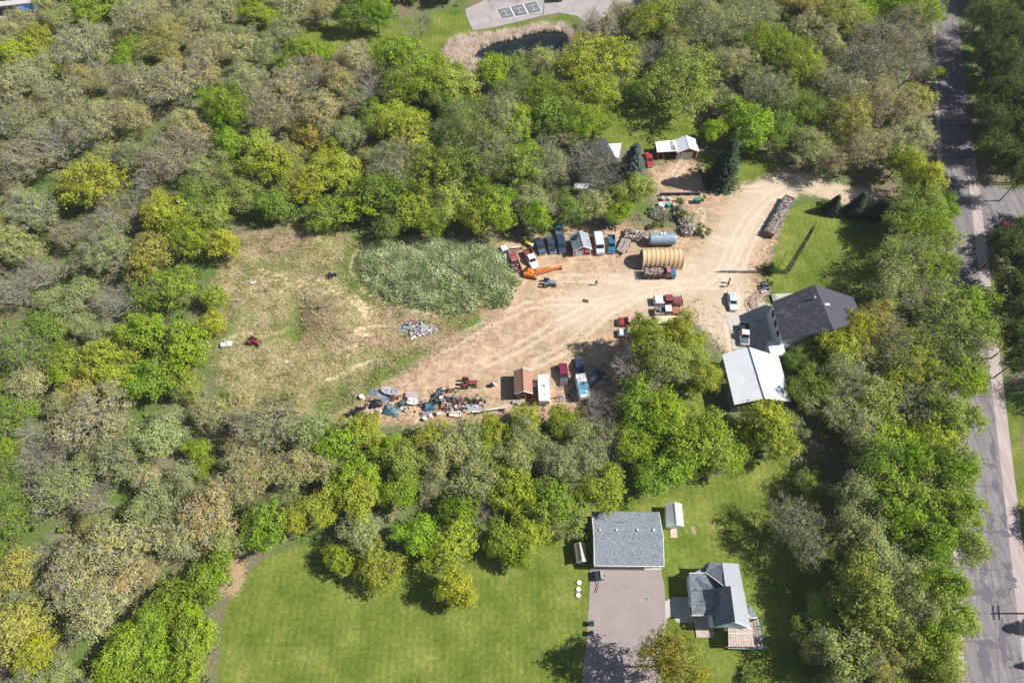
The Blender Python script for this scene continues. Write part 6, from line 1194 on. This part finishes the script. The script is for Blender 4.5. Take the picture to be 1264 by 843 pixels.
# ---------------------------------------------------------------- people
SKIN = M('skin', (.45, .28, .20), .6, .05, 5)
def skin_obj(name, verts, edges, rad, mat, parent, root=0):
    me = bpy.data.meshes.new(name); me.from_pydata(verts, edges, []); me.materials.append(mat); bm = bmesh.new(); bm.from_mesh(me); lay = bm.verts.layers.skin.verify(); bm.verts.ensure_lookup_table()
    for v, r in zip(bm.verts, rad): v[lay].radius = (r, r)
    bm.verts[root][lay].use_root = True; bm.to_mesh(me); bm.free(); o = link(name, me, parent); s = o.modifiers.new('s', 'SKIN'); s.use_smooth_shade = True; u = o.modifiers.new('u', 'SUBSURF'); u.levels = u.render_levels = 1; return o
def person(label, c, rz, shirt, trousers, step=.12, arm=.25):
    p = at(*c); t = thing('person', label, 'person', (p.x, p.y, 0), R(rz)); V = []; E = []; Rd = []
    def add(co, r, par=None): V.append(co); Rd.append(r); E.append((par, len(V)-1)) if par is not None else None; return len(V)-1
    pel = add((0, 0, .95), .13); wa = add((0, 0, 1.12), .12, pel); ch = add((.01, 0, 1.32), .14, wa); sh = add((0, 0, 1.44), .09, ch); nk = add((0, 0, 1.52), .055, sh); hd = add((.02, 0, 1.63), .095, nk); add((.02, 0, 1.72), .08, hd); add((.105, 0, 1.62), .02, hd)
    for s in (-1, 1):
        a = add((0, s*.17, 1.42), .055, sh); e = add((s*arm*.3, s*.24, 1.16), .042, a); w = add((s*arm*.6+.06, s*.25, .93), .03, e); h = add((s*arm*.6+.08, s*.25, .86), .035, w)
        for k in range(4): f1 = add((s*arm*.6+.06+k*.02, s*.25, .80-.006*(1.5-k)**2), .009, h); add((s*arm*.6+.075+k*.02, s*.24, .765), .008, f1)
        th = add((s*arm*.6+.12, s*.235, .85), .010, w); add((s*arm*.6+.13, s*.23, .81), .009, th)
        hp = add((0, s*.09, .90), .085, pel); kn = add((s*step*.6+.02, s*.10, .50), .06, hp); an = add((s*step, s*.10, .09), .042, kn); add((s*step+.14, s*.11, .04), .035, an)
    skin_obj('body', V, E, Rd, SKIN, t)
    V, E, Rd = [], [], []; pel = add((0, 0, .98), .145); ch = add((.01, 0, 1.32), .16, pel); sh = add((0, 0, 1.45), .10, ch)
    for s in (-1, 1): a = add((0, s*.18, 1.43), .07, sh); add((s*arm*.3, s*.25, 1.14), .056, a)
    skin_obj('shirt', V, E, Rd, shirt, t)
    V, E, Rd = [], [], []; pel = add((0, 0, .98), .14)
    for s in (-1, 1): hp = add((0, s*.09, .88), .098, pel); kn = add((s*step*.6+.02, s*.10, .50), .075, hp); add((s*step, s*.10, .12), .058, kn)
    skin_obj('trousers', V, E, Rd, trousers, t)
    b = MB(); n = 10; rings = [[(-.01+math.cos(2*math.pi*j/n)*r, math.sin(2*math.pi*j/n)*r*.9, z) for j in range(n)] for r, z in ((.105, 1.64), (.11, 1.70), (.085, 1.76), (.03, 1.79))]; b.loft(rings); b.build('hair', M('dark_hair', (.03, .02, .015), .8, .2, 8), t, True)
    for s in (-1, 1): b = MB(); b.cbox((s*step+.06, s*.105, .045), (.27, .10, .09), .03); b.build('shoe', BLACK, t)
DKC = M('dark_cloth', (.03, .03, .045), .9, .2, 8); DKC2 = M('navy_cloth', (.05, .06, .11), .9, .2, 8)
person('person in dark clothes standing alone in the open yard', (735.5,352), 90, DKC, DKC2)
person('person in dark clothes, upper of the two beside the silver sedan', (899,349), 200, DKC, DKC2, .10)
person('person in navy clothes, lower of the two beside the silver sedan', (897.5,353.8), 30, DKC2, DKC, .14)

# ---------------------------------------------------------------- lattice tower, poles, wires
t = put('lattice_tower', 'slender grey lattice tower rising from the lawn edge above dark roofed house', 'tower', (972,335.5)); Ht = 15.2; m_t = M('galvanised', (.16, .16, .16), .7, .3, 3)
def leg(k, z): r = .62*(1-z/Ht*.62); a = 2*math.pi*k/3+.5; return Vector((math.cos(a)*r, math.sin(a)*r, z))
for k in range(3): b = MB(); b.tube(leg(k, 0), leg(k, Ht), .06, .04, 5); b.build('leg', m_t, t)
b = MB(); zs = [i*.76 for i in range(21)]
for z0, z1 in zip(zs[:-1], zs[1:]):
    for k in range(3): b.tube(leg(k, z0), leg((k+1) % 3, z1), .03, n=3); b.tube(leg((k+1) % 3, z0), leg(k, z1), .03, n=3); b.tube(leg(k, z1), leg((k+1) % 3, z1), .028, n=3)
b.build('bracing', m_t, t); b = MB(); b.tube((0, 0, Ht-.5), (0, 0, Ht+1.2), .04); b.tube((-.5, 0, Ht+.7), (.5, 0, Ht+.7), .02); b.build('mast', m_t, t)
n = 900; a = rng.uniform(0, 6.28, n); z = rng.uniform(.3, Ht*.95, n); r = .55*(1-z/Ht*.6)*rng.uniform(.3, 1.2, n); V, F = leafcloud(np.stack([np.cos(a)*r, np.sin(a)*r, z], -1), rng.normal(size=(n, 3)), rng.uniform(.06, .16, n)); o = link('climbing_vine', np_mesh('climbing_vine', V, F, scatter_mat('vine', [(.05, .06, .03), (.12, .12, .07)], .5)), t); o['kind'] = 'stuff'
t = put('thin_mast', 'thin black pole standing between the lattice tower and the sandy drive', 'pole', (957.5,336)); b = MB(); b.tube((0, 0, 0), (0, 0, 7.2), .07, .04); b.build('shaft', BLACK, t); b = MB(); b.tube((-.4, 0, 7.0), (.4, 0, 7.0), .03); b.build('crossbar', BLACK, t)
def upole(label, c, H, arms=True, mat=WOODB):
    t = put('utility_pole', label, 'utility pole', c, -14); b = MB(); b.path([(0, 0, 0), (0, 0, H*.5), (0, 0, H)], [.17, .15, .12], 8); b.build('shaft', mat, t)
    if arms:
        for z in (H-.4, H-1.3): b = MB(); b.box((0, .14, z), (.12, 2.3, .14)); b.build('crossarm', mat, t)
        for s in (-1, -.4, .4, 1): b = MB(); b.cyl((0, .14+s, H-.25), .06, .2, 8); b.build('insulator', DOORW, t)
    return t
upole('wooden utility pole east of the road whose straight shadow crosses the asphalt', (1305,757), 11)
upole('tall pale pole among dark trees north of the side road', (1249,226), 9.5, True, STEEL)
upole('second pale pole among dark trees north of the side road', (1257,228), 8.0, False, STEEL)
t = thing('overhead_wire', 'thin pale power lines slung across the road at the lower right', 'wire', (*at(1220,720).xy, 0))
for k in range(3):
    b = MB(); P0 = at(1165,697+k*3,7.5)-t.location; P1 = at(1290,727+k*3,8.5)-t.location; pts = [P0.lerp(P1, i/10)-Vector((0, 0, 1.2*math.sin(math.pi*i/10)*.5)) for i in range(11)]; b.path(pts, [.022]*11, 4); b.build('cable', M('pale_cable', (.6, .6, .6), .5, .1, 3), t)
for c_, H, lab in (((640.5,2),9,'lamp post standing at the top edge of the sport court'), ((671,18),8,'leaning pale trunk post right of the sport court')):
    t = put('lamp_post', lab, 'post', c_); b = MB(); b.tube((0, 0, 0), (0, 0, H), .11, .07); b.build('post', M('post_grey', (.25, .24, .24), .7, .2, 3), t); b = MB(); b.cbox((.4, 0, H), (.9, .35, .15), .05); b.build('lamp_head', GREYC, t)

# wooden ramp with rails by the dark roofed house
def Z8(x, y): return (880+x/8.43, 330+y/8.43)
t = put('wooden_ramp', 'pinkish wooden ramp with rails bending down from the dark roofed house', 'ramp', Z8(470,320)); L_ = lambda x, y, z: tuple(at(*Z8(x, y), z)-t.location)
for (A0, A1, A2, A3, n) in (((565,240,.75), (600,262,.75), (440,352,.4), (395,345,.4), 10), ((380,352,.4), (440,345,.4), (450,445,.06), (405,455,.06), 7)):
    c4 = [Vector(L_(*q)) for q in (A0, A1, A2, A3)]
    for i in range(n): u, v = i/n, (i+.92)/n; b = MB(); b.slab([c4[0].lerp(c4[3], u), c4[1].lerp(c4[2], u), c4[1].lerp(c4[2], v), c4[0].lerp(c4[3], v)], .06); b.build('plank', WOODP, t)
for P in ([(565,240), (470,262), (380,350), (402,455)], [(600,262), (442,350), (452,445)]): railing(t, P, L_, .1, .95, M('pink_rail', (.45, .30, .26), .8, .2, 4), 1.3)
# things round the big garage
t = put('utility_trailer', 'small black trailer with a bent drawbar at the garage corner of driveway', 'trailer', (738.5,711.5), 5); b = MB(); b.cbox((0, 0, .75), (1.5, 1.5, .6), .08); b.build('box', BLKP, t); b = MB(); b.cbox((.45, .1, 1.1), (.5, 1.5, .4), .08); b.build('engine', GREYC, t); b = MB(); b.path([(-.2, -.75, .4), (-.3, -1.6, .35), (-.8, -2.6, .3)], [.06]*3); b.build('drawbar', BLACK, t)
for s in (-1, 1): wheel(t, s*.8, 0, .32, .18)
for i, (c_, w_) in enumerate((((714.8,719), 'upper'), ((714,727), 'middle'), ((713.8,734.5), 'lower'))):
    t = put('well_cap', f'{w_} of the three pale round lids set in the lawn left of driveway', 'lid', c_, 0, 'three round lids in the lawn'); b = MB(); b.cyl((0, 0, .1), .42, .2, 18); b.build('rim', M('lid_pink', (.62, .45, .40), .8, .1, 4), t); b = MB(); b.cyl((0, 0, .215), .32, .05, 18); b.build('lid', M('lid_cream', (.75, .70, .60), .8, .1, 4), t); b = MB(); b.cyl((0, 0, .26), .07, .06, 8); b.build('knob', REDW if i == 2 else DOORW, t)
for c_, w_ in (((729.5,770), 'upper'), ((729.5,782), 'lower')):
    t = put('wheelie_bin', f'{w_} of the two dark wheeled bins at the left edge of the driveway', 'bin', c_, 2, 'wheeled bins beside the driveway'); b = MB(); b.add([(-.26,-.28,.08),(.26,-.28,.08),(.26,.28,.08),(-.26,.28,.08),(-.32,-.35,1.0),(.32,-.35,1.0),(.32,.35,1.0),(-.32,.35,1.0)], [(3,2,1,0),(4,5,6,7),(0,1,5,4),(1,2,6,5),(2,3,7,6),(3,0,4,7)]); b.build('body', DKGR, t); b = MB(); b.cbox((.02, 0, 1.04), (.72, .76, .09), .03); b.build('lid', BLKP, t); b = MB(); b.tube((.38, -.3, .98), (.38, .3, .98), .03); b.build('handle', SILV, t)
    for s in (-1, 1): wheel(t, .28, s*.3, .13, .06)
t = put('manhole_cover', 'round dark drain cover in the middle of the driveway', 'drain', (798,739)); b = MB(); b.cyl((0, 0, .038), .33, .012, 20); b.build('lid', M('drain', (.2, .19, .18), .8, .2, 4), t); b = MB(); b.cyl((0, 0, .034), .4, .012, 20); b.build('rim', STEEL, t)
# top left corner: pale lot, blue awning and parked cars
sheet('pavement', W([(-60,-30),(60,-30),(50,4),(38,22),(0,24),(-60,30)]), .03, A_LOT)
t = put('sun_awning', 'bright blue slanted awning in the far top left corner', 'awning', (30,14)); L_ = lambda x, y, z: tuple(at(x, y, z)-t.location)
b = MB(); b.slab([L_(19,8.5,3.0), L_(47,4.5,3.0), L_(40,12.5,2.4), L_(26,16,2.4)], .08); b.build('canopy', M('blue_canvas', (.03, .16, .50), .6, .15, 2), t); b = MB()
for p in ((26,16,2.4), (40,12.5,2.4), (19.5,8.8,2.9), (46,4.8,2.9)): q = L_(*p); b.tube((q[0], q[1], 0), q, .06, n=5)
b.build('post', TRIM, t)
t = thing('flat_roof_building', 'pale flat roofed building behind the blue awning at the top left', 'building', (*at(20,4).xy, 0)); L_ = lambda x, y, z: tuple(at(x, y, z)-t.location)
b = MB(); b.slab([L_(-30,-20,3.2), L_(50,-26,3.2), L_(46,3,3.2), L_(-30,11,3.2)], .25); b.build('roof', M('pale_roof', (.50, .46, .48), .8, .15, 2), t); b = MB()
Pw = [Vector(L_(-28,-18,0)), Vector(L_(49,-24,0)), Vector(L_(45,6,0)), Vector(L_(-28,14,0))]
for i in range(4): a0, a1 = Pw[i], Pw[(i+1) % 4]; b.quad([a0, a1, a1+Vector((0, 0, 2.95)), a0+Vector((0, 0, 2.95))])
b.build('wall', WSIDE, t)
for x_ in (4, 12, 24): q = Vector(L_(x_, 1-x_*.1, 3.2)); b = MB(); b.cbox(q+Vector((0, 0, .35)), (1.4, .9, .7), .06); b.build('roof_unit', BLKP, t)
# ---------------------------------------------------------------- thin morning air between the drone and the wood
b = MB(); b.box((0, 150, 60), (900, 900, 124)); hz = b.build('haze', [], None); hz['kind'] = 'stuff'; del b
hm = bpy.data.materials.new('haze'); hm.use_nodes = True; hn, hl = hm.node_tree.nodes, hm.node_tree.links; hn.clear()
ho = hn.new('ShaderNodeOutputMaterial'); hv = hn.new('ShaderNodeVolumePrincipled'); hv.inputs['Color'].default_value = (.80, .88, 1, 1); hv.inputs['Density'].default_value = .00010; hl.new(hv.outputs[0], ho.inputs['Volume'])
hz.data.materials.append(hm)
